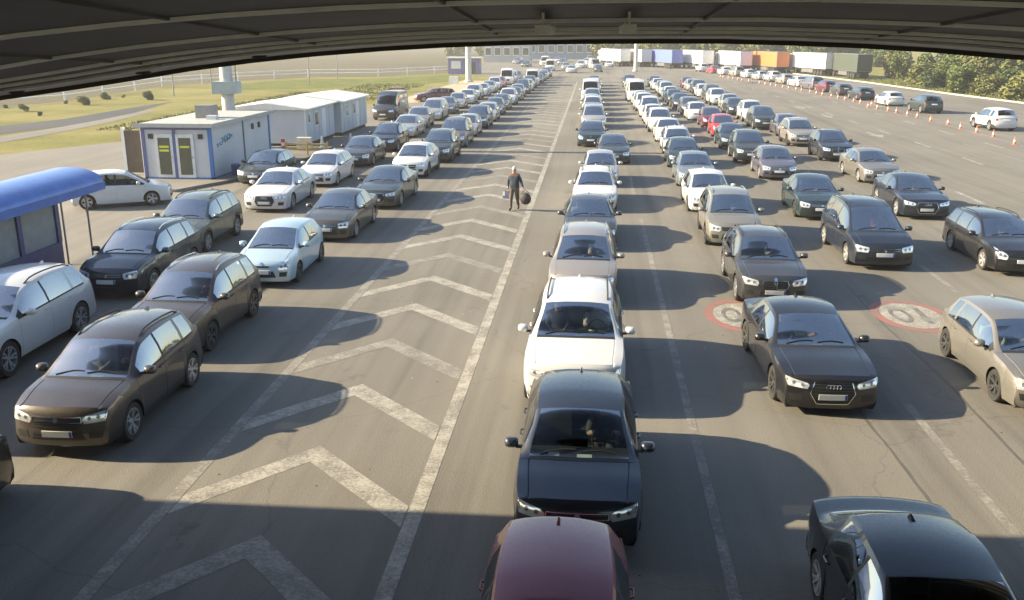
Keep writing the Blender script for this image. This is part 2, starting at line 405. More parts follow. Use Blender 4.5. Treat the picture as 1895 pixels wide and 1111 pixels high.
# ================================================================== booth with blue roof
M_BLUE = simple('blue_roof_sheet', (0.055, 0.14, 0.45), 0.35, .1, var=.15, coat=.4)
M_BFRM = simple('booth_blue_frame', (0.085, 0.09, 0.20), 0.45)
M_BPAN = simple('booth_grey_panel', (0.30, 0.30, 0.30), 0.6)
M_BGLS = glass('booth_glass', (.25, .28, .27), 1.0)
M_STEEL = simple('grey_steel', (.22, .22, .23), .45, .6)
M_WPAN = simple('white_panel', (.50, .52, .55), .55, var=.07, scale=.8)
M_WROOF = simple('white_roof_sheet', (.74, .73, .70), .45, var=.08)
b = empty('customs_booth', (-17.2, 21, 0)); tag(b, 'customs booth with barrel shaped blue roof and grey windows', 'booth')
def loc(o, x, y, z=0): o.location = (x, y, z)
bx0, bx1, by0, by1 = -.55, 1.45, -7.0, 4.7
m = MB().box(bx0, bx1, by0, by1, 0, .95); m.build('lower_wall', M_BFRM, b)
m = MB().box(bx0 + .04, bx1 - .04, by0 + .04, by1 - .04, .95, 1.02); m.build('sill', M_BPAN, b)
ny = 6; step = (by1 - by0) / ny
for k in range(ny + 1):
    y = by0 + k * step; y = min(max(y, by0 + .09), by1 - .09)
    m = MB().box(bx1 - .14, bx1 + .02, y - .09, y + .09, .95, 2.5); m.build('frame_post', M_BFRM, b)
    m = MB().box(bx0 - .02, bx0 + .14, y - .09, y + .09, .95, 2.5); m.build('frame_post', M_BFRM, b)
for k in range(ny):
    y0 = by0 + k * step + .1; y1 = by0 + (k + 1) * step - .1
    for xx in (bx1 - .06, bx0 + .04):
        m = MB().box(xx, xx + .02, y0, y1, 1.02, 2.48); m.build('window_pane' if k in (3, 1, 4) else 'wall_panel', M_BGLS if k in (3, 1) else M_BPAN, b)
m = MB().box(bx0 + .1, bx1 - .1, by1 - .06, by1 - .02, .95, 2.6); m.build('end_panel', M_BPAN, b)
m = MB().box(bx0 + .1, bx1 - .1, by0 + .02, by0 + .06, .95, 2.6); m.build('end_panel', M_BPAN, b)
# desk fan-like round vent seen through the window
m = MB().lathe([(.20, .0), (.23, .02), (.20, .04)], 16, 'x'); 
for k in range(6): t = k * math.pi / 3; m.bar((.02, 0, 0), (.02, .2 * math.cos(t), .2 * math.sin(t)), .022, 5)
m.build("wall_fan", M_FASC, b, loc=(bx1 + .03, -.35, 1.75))
# barrel roof
vs = []; fs = []; n = 18; ya, yb = -7.6, 6.1
for k in range(n + 1):
    t = math.pi * k / n; x = 2.15 * math.cos(t) + .05; z = 2.62 + .62 * math.sin(t) ** .8
    for (y, dz) in ((ya, 0), (yb, 0), (ya, -.0), (yb, -.0)): vs.append((x, y, z))
prof = [(1.1 * math.cos(math.pi * k / n) + 1.10, 2.46 + .52 * max(0, math.sin(math.pi * k / n)) ** .75) for k in range(n + 1)] + [(0.0, 2.36), (2.20, 2.36)]
m = MB().prism(prof, ya, yb); m.build('roof', M_BLUE, b, 40)
MB().box(-1.0, -.004, ya + .3, yb - 1.2, 2.5, 2.62).build('flat_roof', M_WROOF, b)
m = MB().box(2.20, 2.235, ya, yb + .01, 2.32, 2.54); m.build('roof_edge_trim', M_BLUE, b)
for x, y in ((1.78, 5.7), (1.0, 5.62), (1.78, -7.2)):
    m = MB().bar((x, y, 0), (x, y, 2.38), .035, 10); m.lathe([(.0, .012), (.09, .012), (.09, 0)], 12, c=(x, y, 0)); m.build('roof_pole', M_STEEL, b, 40)

# ================================================================== container office with blue corners
slab = sheet('platform', [(-24.2, 40.2), (-18.9, 40.3), (-17.2, 44.2), (-16.4, 52.0), (-16.4, 57.6), (-24.2, 57.6)], 0.13, M_CONC)
bm = bmesh.new(); bm.from_mesh(slab.data); r_ = bmesh.ops.extrude_face_region(bm, geom=bm.faces[:])
for v in [g for g in r_['geom'] if isinstance(g, bmesh.types.BMVert)]: v.co.z = -.02
bmesh.ops.recalc_face_normals(bm, faces=bm.faces); bm.to_mesh(slab.data); bm.free()
M_BCOR = simple('corner_blue', (.03, .14, .40), .4); M_BCOR2 = simple('corner_violet_blue', (.10, .11, .28), .45)
M_DOORG = simple('door_dark_glass', (.075, .08, .055), .15, coat=.6); M_YEL = simple('yellow_sticker', (.60, .62, .06), .5)
cab = empty('office_container', (-20.1, 43.4, .13)); tag(cab, 'white office container with blue corner posts and two glazed doors', 'container')
X0, X1, Y0, Y1, HC = -1.75, 1.75, 0, 8.4, 2.55
m = MB().box(X0 + .05, X1 - .05, Y0 + .05, Y1 - .05, .08, HC); m.build('wall', M_WPAN, cab)
for x, mt in ((X0, M_BCOR2), (X1 - .16, M_BCOR)):
    for y in (Y0, Y1 - .16):
        m = MB().box(x, x + .16, y, y + .16, 0, HC); m.build('corner_post', mt, cab)
m = MB().box(X0 - .0, X1 + .0, Y0 - .0, Y1, 0, .08); m.build('base_frame', M_BCOR, cab)
m = MB().box(X0 + .16, X1 - .16, Y0 - .01, Y0 + .05, HC - .16, HC); m.build('lintel', M_BCOR2, cab)
m = MB().box(X0 - .22, X1 + .22, Y0 - .3, Y1 + .15, HC, HC + .10); m.box(X0 - .24, X1 + .24, Y0 - .32, Y0 - .28, HC - .03, HC + .16); m.box(X1 + .2, X1 + .24, Y0 - .28, Y1 + .15, HC - .03, HC + .16)
m.build('roof', simple('roof_grey', (.36, .37, .36), .6), cab)
for xc in (-.62, .42):
    d = MB().box(xc - .44, xc + .44, -.03, .05, .08, 2.18).build('door', simple('door_white', (.62, .63, .64), .5), cab)
    MB().box(xc - .30, xc + .30, -.045, -.028, .22, 2.0).build('glass_panel', M_DOORG, d)
    MB().box(xc - .24, xc + .24, -.055, -.043, 1.52, 1.62).build('sticker', M_YEL, d)
    if xc < 0: MB().box(xc - .24, xc + .24, -.055, -.043, 1.34, 1.44).build('sticker', M_YEL, d)
    MB().bar((xc + .36, -.06, 1.0), (xc + .36, -.06, 1.14), .014, 6).build('handle', M_STEEL, d)
MB().box(-.16, -.04, -.025, .05, .08, HC - .16).build('centre_post', M_BCOR2, cab)
for xc in (-1.28, 1.22):
    MB().box(xc - .11, xc + .11, -.02, .05, 1.95, 2.18).build('vent', M_FASC, cab)
for y in (5.6, 6.6):
    MB().box(X1 - .05, X1 + .02, y, y + .22, 1.9, 2.2).build('vent', M_FASC, cab)
MB().box(X1 - .05, X1 + .015, 4.3, 4.36, .1, HC).build('downpipe', M_STEEL, cab)
# blue handwriting-like lettering on the long side
pts = []
for t in np.linspace(0, 1, 150):
    y = .75 + 2.1 * t + .14 * math.sin(t * 44); z = 1.45 + .30 * t + .22 * abs(math.cos(t * 17)) * (1.4 if .3 < t < .75 else .8)
    pts.append((X1 - .03, y, z))
MB().tube(pts, .028, 5).build('script_lettering', simple('lettering_blue', (.10, .28, .42), .5), cab)
MB().box(-.4, .45, 3.4, 4.3, HC + .1, HC + .75).build('roof_unit', M_STEEL, cab)
MB().box(.5, 1.0, 2.6, 3.0, HC + .1, HC + .30).build('roof_box', M_WPAN, cab)
# gas cylinder-like blue bin beside the container
m = MB().lathe([(0, .01), (.2, .01), (.22, .05), (.24, .5), (.25, .52), (.2, .56), (0, .58)], 16); o = m.build('waste_bin', M_BCOR2, None, 40, loc=(-17.85, 45.0, .13)); tag(o, 'small round blue bin standing beside the office container', 'bin')

# white gabled containers
def gable_container(name, x, y, w_, l_, h_, label, win):
    r = empty(name, (x, y, .0)); tag(r, label, 'container', 'white gabled containers')
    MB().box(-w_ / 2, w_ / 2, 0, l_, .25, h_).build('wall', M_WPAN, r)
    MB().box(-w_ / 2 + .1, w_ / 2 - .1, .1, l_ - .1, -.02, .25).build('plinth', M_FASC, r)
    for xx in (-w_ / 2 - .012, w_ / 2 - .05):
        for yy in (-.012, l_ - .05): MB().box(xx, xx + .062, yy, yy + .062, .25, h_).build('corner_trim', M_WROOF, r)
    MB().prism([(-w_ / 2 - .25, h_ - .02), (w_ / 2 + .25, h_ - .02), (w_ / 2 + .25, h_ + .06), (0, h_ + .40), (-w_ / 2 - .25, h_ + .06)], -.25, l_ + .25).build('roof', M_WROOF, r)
    for k in range(9):
        yy = -.1 + (l_ + .2) * k / 8
        MB().add([(w_ / 2 + .26, yy, h_ + .07), (0, yy, h_ + .41), (0, yy + .05, h_ + .41), (w_ / 2 + .26, yy + .05, h_ + .07), (w_ / 2 + .26, yy, h_ + .10), (0, yy, h_ + .44), (0, yy + .05, h_ + .44), (w_ / 2 + .26, yy + .05, h_ + .10)],
                 [(4, 5, 6, 7), (0, 4, 7, 3), (0, 1, 5, 4), (3, 7, 6, 2)]).build('roof_rib', M_WROOF, r)
    for (yy, z0, z1, wy) in win:
        f = MB().box(w_ / 2 - .02, w_ / 2 + .03, yy, yy + wy, z0, z1).build('window_frame', M_WROOF, r)
        MB().box(w_ / 2 + .028, w_ / 2 + .036, yy + .05, yy + wy - .05, z0 + .05, z1 - .05).build('pane', M_DOORG, f)
    d = MB().box(w_ / 2 - .02, w_ / 2 + .025, l_ * .55, l_ * .55 + .85, .3, 2.2).build('door', M_WROOF, r)
    MB().bar((w_ / 2 + .05, l_ * .55 + .1, 1.15), (w_ / 2 + .05, l_ * .55 + .2, 1.15), .015, 6).build('handle', M_STEEL, d)
    for k in range(int(l_ / 1.2)): MB().box(w_ / 2, w_ / 2 + .008, 1.2 * k + .6, 1.2 * k + .62, .3, h_ - .05).build('panel_joint', M_STEEL, r)
    return r
gable_container('site_container', -20.7, 58.0, 5.0, 6.6, 2.4, 'white gabled container nearest the blue cornered office container', [(.5, 1.5, 2.1, .5), (2.0, 1.2, 2.1, .8)])
gable_container('site_container', -20.3, 65.2, 5.0, 7.4, 2.4, 'longer white gabled container next to the parked dark van', [(1.2, 1.3, 2.1, .6), (3.2, 1.3, 2.1, .6)])
# air conditioner, cones, barriers between the containers
o = empty('air_conditioner', (-17.6, 55.6, .13)); tag(o, 'cream box air conditioner on the concrete platform', 'air conditioner')
MB().box(-.45, .45, -.2, .2, .08, .78).build('casing', simple('cream_casing', (.62, .58, .47), .5), o)
MB().lathe([(.0, -.012), (.24, -.012), (.26, 0), (.26, .01)], 18, 'x').build('fan_grille', M_STEEL, o, loc=(.0, -.205, .43), rz=R(-90))
for xx in (-.35, .25): MB().box(xx, xx + .1, -.2, .2, 0, .08).build('foot', M_STEEL, o)
M_BAR_Y = simple('barrier_yellow', (.62, .40, .07), .5); M_RW = simple('barrier_red', (.5, .05, .04), .5)
o = empty('road_barrier', (-17.6, 52.2, .0)); tag(o, 'low yellow barrier rails with red and white end post', 'barrier')
for z in (.28, .58): MB().box(-1.0, 1.6, -.03, .03, z + .0, z + .11).build('rail', M_BAR_Y, o)
for xx in (-.95, .3, 1.5): MB().box(xx, xx + .07, -.05, .05, 0.0, .78).build('post', M_BAR_Y, o)
for k in range(4): MB().box(-1.22, -1.02, -.06, .06, .13 + k * .2, .33 + k * .2).build('marker_band', M_RW if k % 2 else M_WROOF, o)
o.location = (-17.0, 53.2, .13)
for (x, y) in ((-16.9, 57.0), (-15.9, 60.2)):
    m = MB().lathe([(.22, 0), (.22, .04), (.14, .06), (.10, .35), (.05, .72), (0, .74)], 12); o = m.build('marker_post', M_WROOF, None, 40, loc=(x, y, 0.0 if y > 57.6 else .13)); tag(o, 'pale tapered marker post %s' % ('at the end of the concrete platform' if y < 59 else 'on the tarmac beside the first gabled container'), 'post')

# brown post sign left of office container
o = empty('notice_board', (-23.0, 44.6, 0)); tag(o, 'tall brown notice board beside the office container', 'board')
MB().box(-.30, .55, -.05, .05, .25, 2.35).build('panel', simple('brown_board', (.10, .075, .055), .7), o)
for xx in (-.44, .55): MB().box(xx, xx + .14, -.07, .07, -.01, 2.5).build('post', M_WROOF, o)

# high masts
def mast(name, x, y, h, r, label, box=True):
    o = empty(name, (x, y, 0)); tag(o, label, 'mast', 'tall pale lighting masts')
    MB().lathe([(r * 1.5, 0), (r * 1.5, .25), (r, .3), (r * .8, h), (0, h)], 20).build('shaft', simple('mast_concrete', (.50, .50, .48), .7, bump=.1), o, 40)
    if box:
        MB().box(-r * 1.75, r * 1.75, -r * 1.5, r * 1.5, 3.45, 4.2).build('service_box', simple('mast_box_grey', (.30, .36, .36), .5), o)
        MB().box(r * 1.5, r * 1.6, -.05, .05, 4.2, 7.5).build('conduit', M_STEEL, o)
    MB().lathe([(r * 2.4, h - .1), (r * 2.6, h + .1), (r * 1.2, h + .35), (0, h + .4)], 16).build('lamp_ring', M_STEEL, o, 40)
    for k in range(6):
        t = k * math.pi / 3; MB().box(-.22, .22, -.14, .14, -.09, .09).build('floodlight', M_STEEL, o, loc=(r * 2.9 * math.cos(t), r * 2.9 * math.sin(t), h - .05))
    return o
mast('lighting_mast', -22.6, 56.6, 17, .40, 'thick pale mast with grey service box behind the office container')
mast('lighting_mast', -19.5, 147, 20, .48, 'pale mast at the far end of the gravel beside the queue', False)
mast('lighting_mast', 8.6, 196, 20, .42, 'pale mast standing in front of the far white lorries', False)

# fence on the left
fen = empty('rail_fence', (-70, 100, 0)); tag(fen, 'long pale two rail fence in front of the ploughed field', 'fence')
fp = FENCE
for a, b_ in zip(fp[:-1], fp[1:]):
    L_ = math.hypot(b_[0] - a[0], b_[1] - a[1]); n = int(L_ / 8)
    for k in range(n):
        t = k / n; x = a[0] + (b_[0] - a[0]) * t; y = a[1] + (b_[1] - a[1]) * t
        MB().box(-.07, .07, -.07, .07, -.05, 1.45).build('post', M_PURL, fen, loc=(x + 70, y - 100, 0))
    for z in (.7, 1.25): MB().bar((a[0] + 70, a[1] - 100, z), (b_[0] + 70, b_[1] - 100, z), .06, 6).build('rail', M_PURL, fen)
for k, (px, py) in enumerate(((322, 170), (393, 166), (573, 150), (625, 140))):
    p = ground(px, py + 8); m = MB().bar((0, 0, -.05), (0, 0, 7.0), .09, 8, r2=.06); m.bar((0, 0, 7), (1.2, 0, 7.1), .05, 6); o = m.build('lamp_post', M_STEEL, None, 40, loc=(p.x, p.y, 0)); tag(o, 'thin grey lamp post beyond the meadow by the rail fence', 'lamp post', 'thin posts along the rail fence')

# ================================================================== vegetation
LEAFS = [leaf_mat('foliage_green', (.085, .115, .030)), leaf_mat('foliage_olive', (.125, .135, .042)), leaf_mat('foliage_dark', (.050, .080, .030))]
M_BARK = simple('bark', (.11, .085, .06), .9, bump=.4)
def crown_mesh(name, rx, ry, rz, n, leaf, mat, seed):
    g = np.random.default_rng(seed)
    lobes = [(g.uniform(-.55, .55) * rx, g.uniform(-.55, .55) * ry, g.uniform(.15, .85) * rz * 1.3, g.uniform(.32, .6)) for _ in range(11)]
    vs = []; fs = []
    for k in range(n):
        lx, ly, lz, lr = lobes[g.integers(len(lobes))]
        d = g.normal(size=3); d /= np.linalg.norm(d); q = g.uniform(.55, 1.0) ** .5
        p = np.array([lx + d[0] * rx * lr * q, ly + d[1] * ry * lr * q, max(.05, lz + d[2] * rz * lr * q)])
        nrm = d + g.normal(size=3) * .6; nrm /= np.linalg.norm(nrm)
        u = np.cross(nrm, [0.3, .2, 1]); u /= np.linalg.norm(u) + 1e-9; v = np.cross(nrm, u)
        s = leaf * g.uniform(.6, 1.5); b0 = len(vs)
        vs += [p - u * s, p + v * s * .6, p + u * s, p - v * s * .6]; fs.append((b0, b0 + 1, b0 + 2, b0 + 3))
    return mesh(name, vs, fs, [mat])
CROWNS = [crown_mesh('shrub_crown', 1.9, 1.7, 2.0, 2600, .14, LEAFS[k % 3], 20 + k) for k in range(5)]
m = MB()
for k in range(5): t = k * 1.3; m.bar((0, 0, -.1), (.7 * math.cos(t), .7 * math.sin(t), 1.5 + .2 * k), .05, 5, r2=.02)
STEM = mesh('stem', m.v, m.f, [M_BARK])
def shrub(x, y, s, label, group, k, sz=1.0, name='shrub'):
    o = empty(name, (x, y, -.02), random.uniform(0, 6)); tag(o, label, 'shrub' if name == 'shrub' else 'tree', group)
    c = obj('crown', CROWNS[k % 5], o); c.scale = (s, s, s * sz)
    t = obj('trunk' if name != 'shrub' else 'stem', STEM, o); t.scale = (s, s, s * sz)
for k in range(26):
    t = k / 25.0; x = 50.5 + random.uniform(-.6, 2.5) - 6.0 * t; y = 66 + 78 * t + random.uniform(-1.5, 1.5)
    shrub(x + (k % 2) * 2.2, y, random.uniform(.75, 1.4), 'leafy green shrub in the thicket behind the pale kerb', 'shrubs behind the kerb', k, random.uniform(.8, 1.15))
for k in range(24):
    t = k / 23.0; x = 58 + random.uniform(-2, 8) - 9 * t; y = 74 + 95 * t + random.uniform(-3, 3)
    shrub(x, y, random.uniform(1.2, 1.9), 'tall bushy tree rising behind the shrub thicket', 'trees behind the shrubs', k + 2, random.uniform(1.0, 1.3), 'bushy_tree')
for k in range(34):
    t = k / 33.0; x = 70 - 66 * t + random.uniform(-5, 5); y = 226 + 70 * t + random.uniform(-8, 8)
    shrub(x, y, random.uniform(1.6, 2.4), 'dark green tree in the belt behind the parked lorries', 'trees behind the lorries', k, random.uniform(1.0, 1.35), 'belt_tree')
for k in range(8):
    q_ = ground(6 + k * 38 + random.uniform(-8, 8), 222 - k * 3.6 - random.uniform(0, 26) * (1 - k / 26)); x, y = q_.x, q_.y
    shrub(x, y, random.choice([.16, .22, .3, .4]), 'low scrubby bush growing along the dark shade strip', 'bushes along the service road', k, .8)
for k in range(14):
    x = -52 + k * 5.5 + random.uniform(-2, 2); y = 345 + random.uniform(-10, 25)
    shrub(x, y, random.uniform(2.2, 3.4), 'hazy tree standing behind the far buildings', 'trees behind far buildings', k, 1.2, 'far_tree')
# meadow and verge grass
def tufts(name, polys, n, h, mat, label, seed):
    g = np.random.default_rng(seed); vs = []; fs = []
    for k in range(n):
        (x0, x1, y0, y1) = polys[g.integers(len(polys))]
        x = g.uniform(x0, x1); y = g.uniform(y0, y1); a = g.uniform(0, 6.28); hh = h * g.uniform(.4, 1.3); w_ = .05 + .05 * g.random()
        b0 = len(vs); dx, dy = math.cos(a) * w_, math.sin(a) * w_
        vs += [(x - dx, y - dy, -.03), (x + dx, y + dy, -.03), (x + g.normal() * .12, y + g.normal() * .12, hh)]; fs.append((b0, b0 + 1, b0 + 2))
    o = obj(name, mesh(name, vs, fs, [mat])); tag(o, label, 'grass', kind='stuff')
tufts('meadow_grass', [(-38.0, -31, 68, 118), (-34, -24.6, 84, 140)], 9000, .12, LEAFS[1], 'short dry meadow grass beside the footpath', 3)
tufts('verge_grass', [(48.2, 54, 60, 92), (46.2, 52, 92, 125), (44, 50, 125, 160)], 14000, .26, LEAFS[1], 'rough grass growing along the kerb below the shrubs', 4)

# ================================================================== cars
M_TRIM = simple('black_trim', (0.018, 0.018, 0.019), 0.55, var=0.2)
M_DARK = simple('underbody_black', (0.010, 0.010, 0.010), 0.85)
M_TYRE = simple('tyre_rubber', (0.022, 0.021, 0.020), 0.8, var=0.3, scale=9)
M_RIM = simple('alloy_rim', (0.52, 0.52, 0.53), 0.32, 0.75, var=0.08)
M_RIMD = simple('dark_rim', (0.10, 0.10, 0.105), 0.35, 0.6)
M_CHROME = simple('chrome', (0.72, 0.72, 0.73), 0.14, 1.0, var=0.03)
M_LAMP = simple('headlamp_lens', (0.78, 0.80, 0.82), 0.10, 0.55, var=0.1, scale=14, coat=1.0)
M_LAMPD = simple('headlamp_inner', (0.17, 0.17, 0.18), 0.18, 0.4, coat=1.0)
M_TAIL = simple('tail_lamp_red', (0.28, 0.012, 0.012), 0.2, coat=1.0)
M_PLATE = simple('number_plate_white', (0.72, 0.72, 0.69), 0.45, var=0.05)
M_PBLUE = simple('number_plate_blue', (0.03, 0.07, 0.32), 0.45)
M_SEAT = simple('seat_fabric', (0.045, 0.044, 0.045), 0.9, var=0.25)
M_DASH = simple('dashboard', (0.022, 0.022, 0.023), 0.7)
M_PAPER = simple('paper_on_dash', (0.7, 0.7, 0.68), 0.8)
M_GLASS = glass('car_glass', (0.40, 0.45, 0.44), 0.6)
M_GLASSD = glass('privacy_glass', (0.08, 0.09, 0.095), 0.5)

def car_spec(L, W, H, wb, fo, Rw, z0, hood, cowl, wtop, roof_s, rtop, rbase, tail, nose_z, belt, sB, sC, face,
             deck=None, rails=False, clad=False, roofw=0.70, estate=False, qwin=None, rim=M_RIM, dark_rear=False):
    return dict(L=L, W=W, H=H, wb=wb, fo=fo, R=Rw, z0=z0, hood=hood, cowl=cowl, wtop=wtop, roof_s=roof_s, rtop=rtop, rbase=rbase,
                tail=tail, nose_z=nose_z, belt=belt, sB=sB, sC=sC, face=face, deck=deck, rails=rails, clad=clad, roofw=roofw,
                estate=estate, qwin=qwin, rim=rim, dark_rear=dark_rear)
SPEC = {
 # tall family suv with short upright bonnet
 'suv_a': car_spec(4.60, 1.85, 1.68, 2.72, .93, .355, .25, (.15, .93), (1.18, 1.11), (2.00, 1.60), 2.75, (4.08, 1.58), (4.40, 1.13), 4.54, .90, (1.04, 1.13), 2.42, 3.38, 'wide', rails=True, clad=True, qwin=(3.46, 4.00)),
 'suv_c': car_spec(4.32, 1.80, 1.64, 2.60, .88, .350, .24, (.13, .91), (1.10, 1.09), (1.90, 1.56), 2.55, (3.78, 1.55), (4.12, 1.14), 4.25, .88, (1.03, 1.13), 2.30, 3.18, 'wide', rails=True, clad=True, qwin=(3.26, 3.70)),
 'suv_b': car_spec(4.45, 1.82, 1.67, 2.63, .90, .350, .24, (.13, .90), (1.16, 1.09), (1.98, 1.59), 2.65, (3.92, 1.58), (4.27, 1.14), 4.39, .87, (1.03, 1.12), 2.38, 3.30, 'bar', rails=True, clad=True, qwin=(3.38, 3.86)),
 'bigsuv': car_spec(4.80, 1.94, 1.74, 2.92, .88, .385, .27, (.15, .99), (1.30, 1.17), (2.14, 1.66), 2.85, (4.22, 1.63), (4.62, 1.18), 4.74, .95, (1.11, 1.19), 2.62, 3.62, 'single', rails=True, clad=False, qwin=(3.70, 4.16)),
 'suv_k': car_spec(4.47, 1.83, 1.60, 2.68, .84, .350, .23, (.13, .88), (1.30, 1.06), (2.05, 1.53), 2.60, (3.90, 1.50), (4.30, 1.08), 4.42, .85, (1.00, 1.08), 2.48, 3.36, 'kidney', rails=True, clad=True, qwin=(3.44, 3.84)),
 'crossover': car_spec(4.36, 1.80, 1.57, 2.64, .95, .345, .22, (.14, .86), (1.12, 1.03), (1.92, 1.50), 2.45, (3.55, 1.47), (4.10, 1.12), 4.28, .83, (0.98, 1.14), 2.40, 3.22, 'wide', rails=False, clad=True),
 'hatch': car_spec(4.03, 1.69, 1.49, 2.51, .86, .305, .20, (.14, .78), (1.00, .98), (1.86, 1.43), 2.40, (3.52, 1.40), (3.90, 1.02), 3.98, .75, (0.93, 1.01), 2.22, 3.05, 'small', qwin=None),
 'golf': car_spec(4.26, 1.79, 1.46, 2.62, .88, .320, .18, (.13, .77), (1.15, .96), (1.98, 1.40), 2.50, (3.68, 1.38), (4.08, 1.00), 4.20, .74, (0.90, .97), 2.36, 3.22, 'bar', qwin=(3.28, 3.60)),
 'sedan_a': car_spec(4.92, 1.87, 1.46, 2.91, .91, .345, .17, (.14, .80), (1.42, .97), (2.28, 1.40), 2.80, (3.50, 1.40), (4.26, 1.04), 4.86, .76, (0.92, .99), 2.62, 3.52, 'single', deck=(4.72, 1.02), roofw=.68),
 'sedan_b': car_spec(4.70, 1.81, 1.46, 2.71, .93, .325, .17, (.14, .78), (1.32, .97), (2.14, 1.40), 2.70, (3.38, 1.40), (4.10, 1.04), 4.64, .74, (0.92, .99), 2.50, 3.38, 'bar', deck=(4.50, 1.03), roofw=.68),
 'estate': car_spec(4.70, 1.81, 1.48, 2.70, .93, .325, .18, (.14, .79), (1.28, .98), (2.10, 1.41), 2.70, (4.18, 1.39), (4.52, 1.02), 4.64, .75, (0.92, .99), 2.48, 3.40, 'small', rails=True, qwin=(3.50, 4.12)),
 'mpv': car_spec(4.80, 1.88, 1.75, 2.85, .93, .340, .19, (.15, .84), (1.00, 1.06), (2.06, 1.64), 2.80, (4.28, 1.66), (4.62, 1.12), 4.74, .80, (1.00, 1.07), 2.50, 3.50, 'bar', rails=True, qwin=(3.58, 4.22)),
 'van': car_spec(5.30, 2.00, 2.35, 3.20, .95, .345, .24, (.16, 1.02), (.82, 1.22), (1.62, 2.12), 2.30, (5.06, 2.30), (5.14, 1.30), 5.24, .98, (1.16, 1.22), 2.10, 5.0, 'wide', roofw=.82),
}
NROW_SIDE = 7

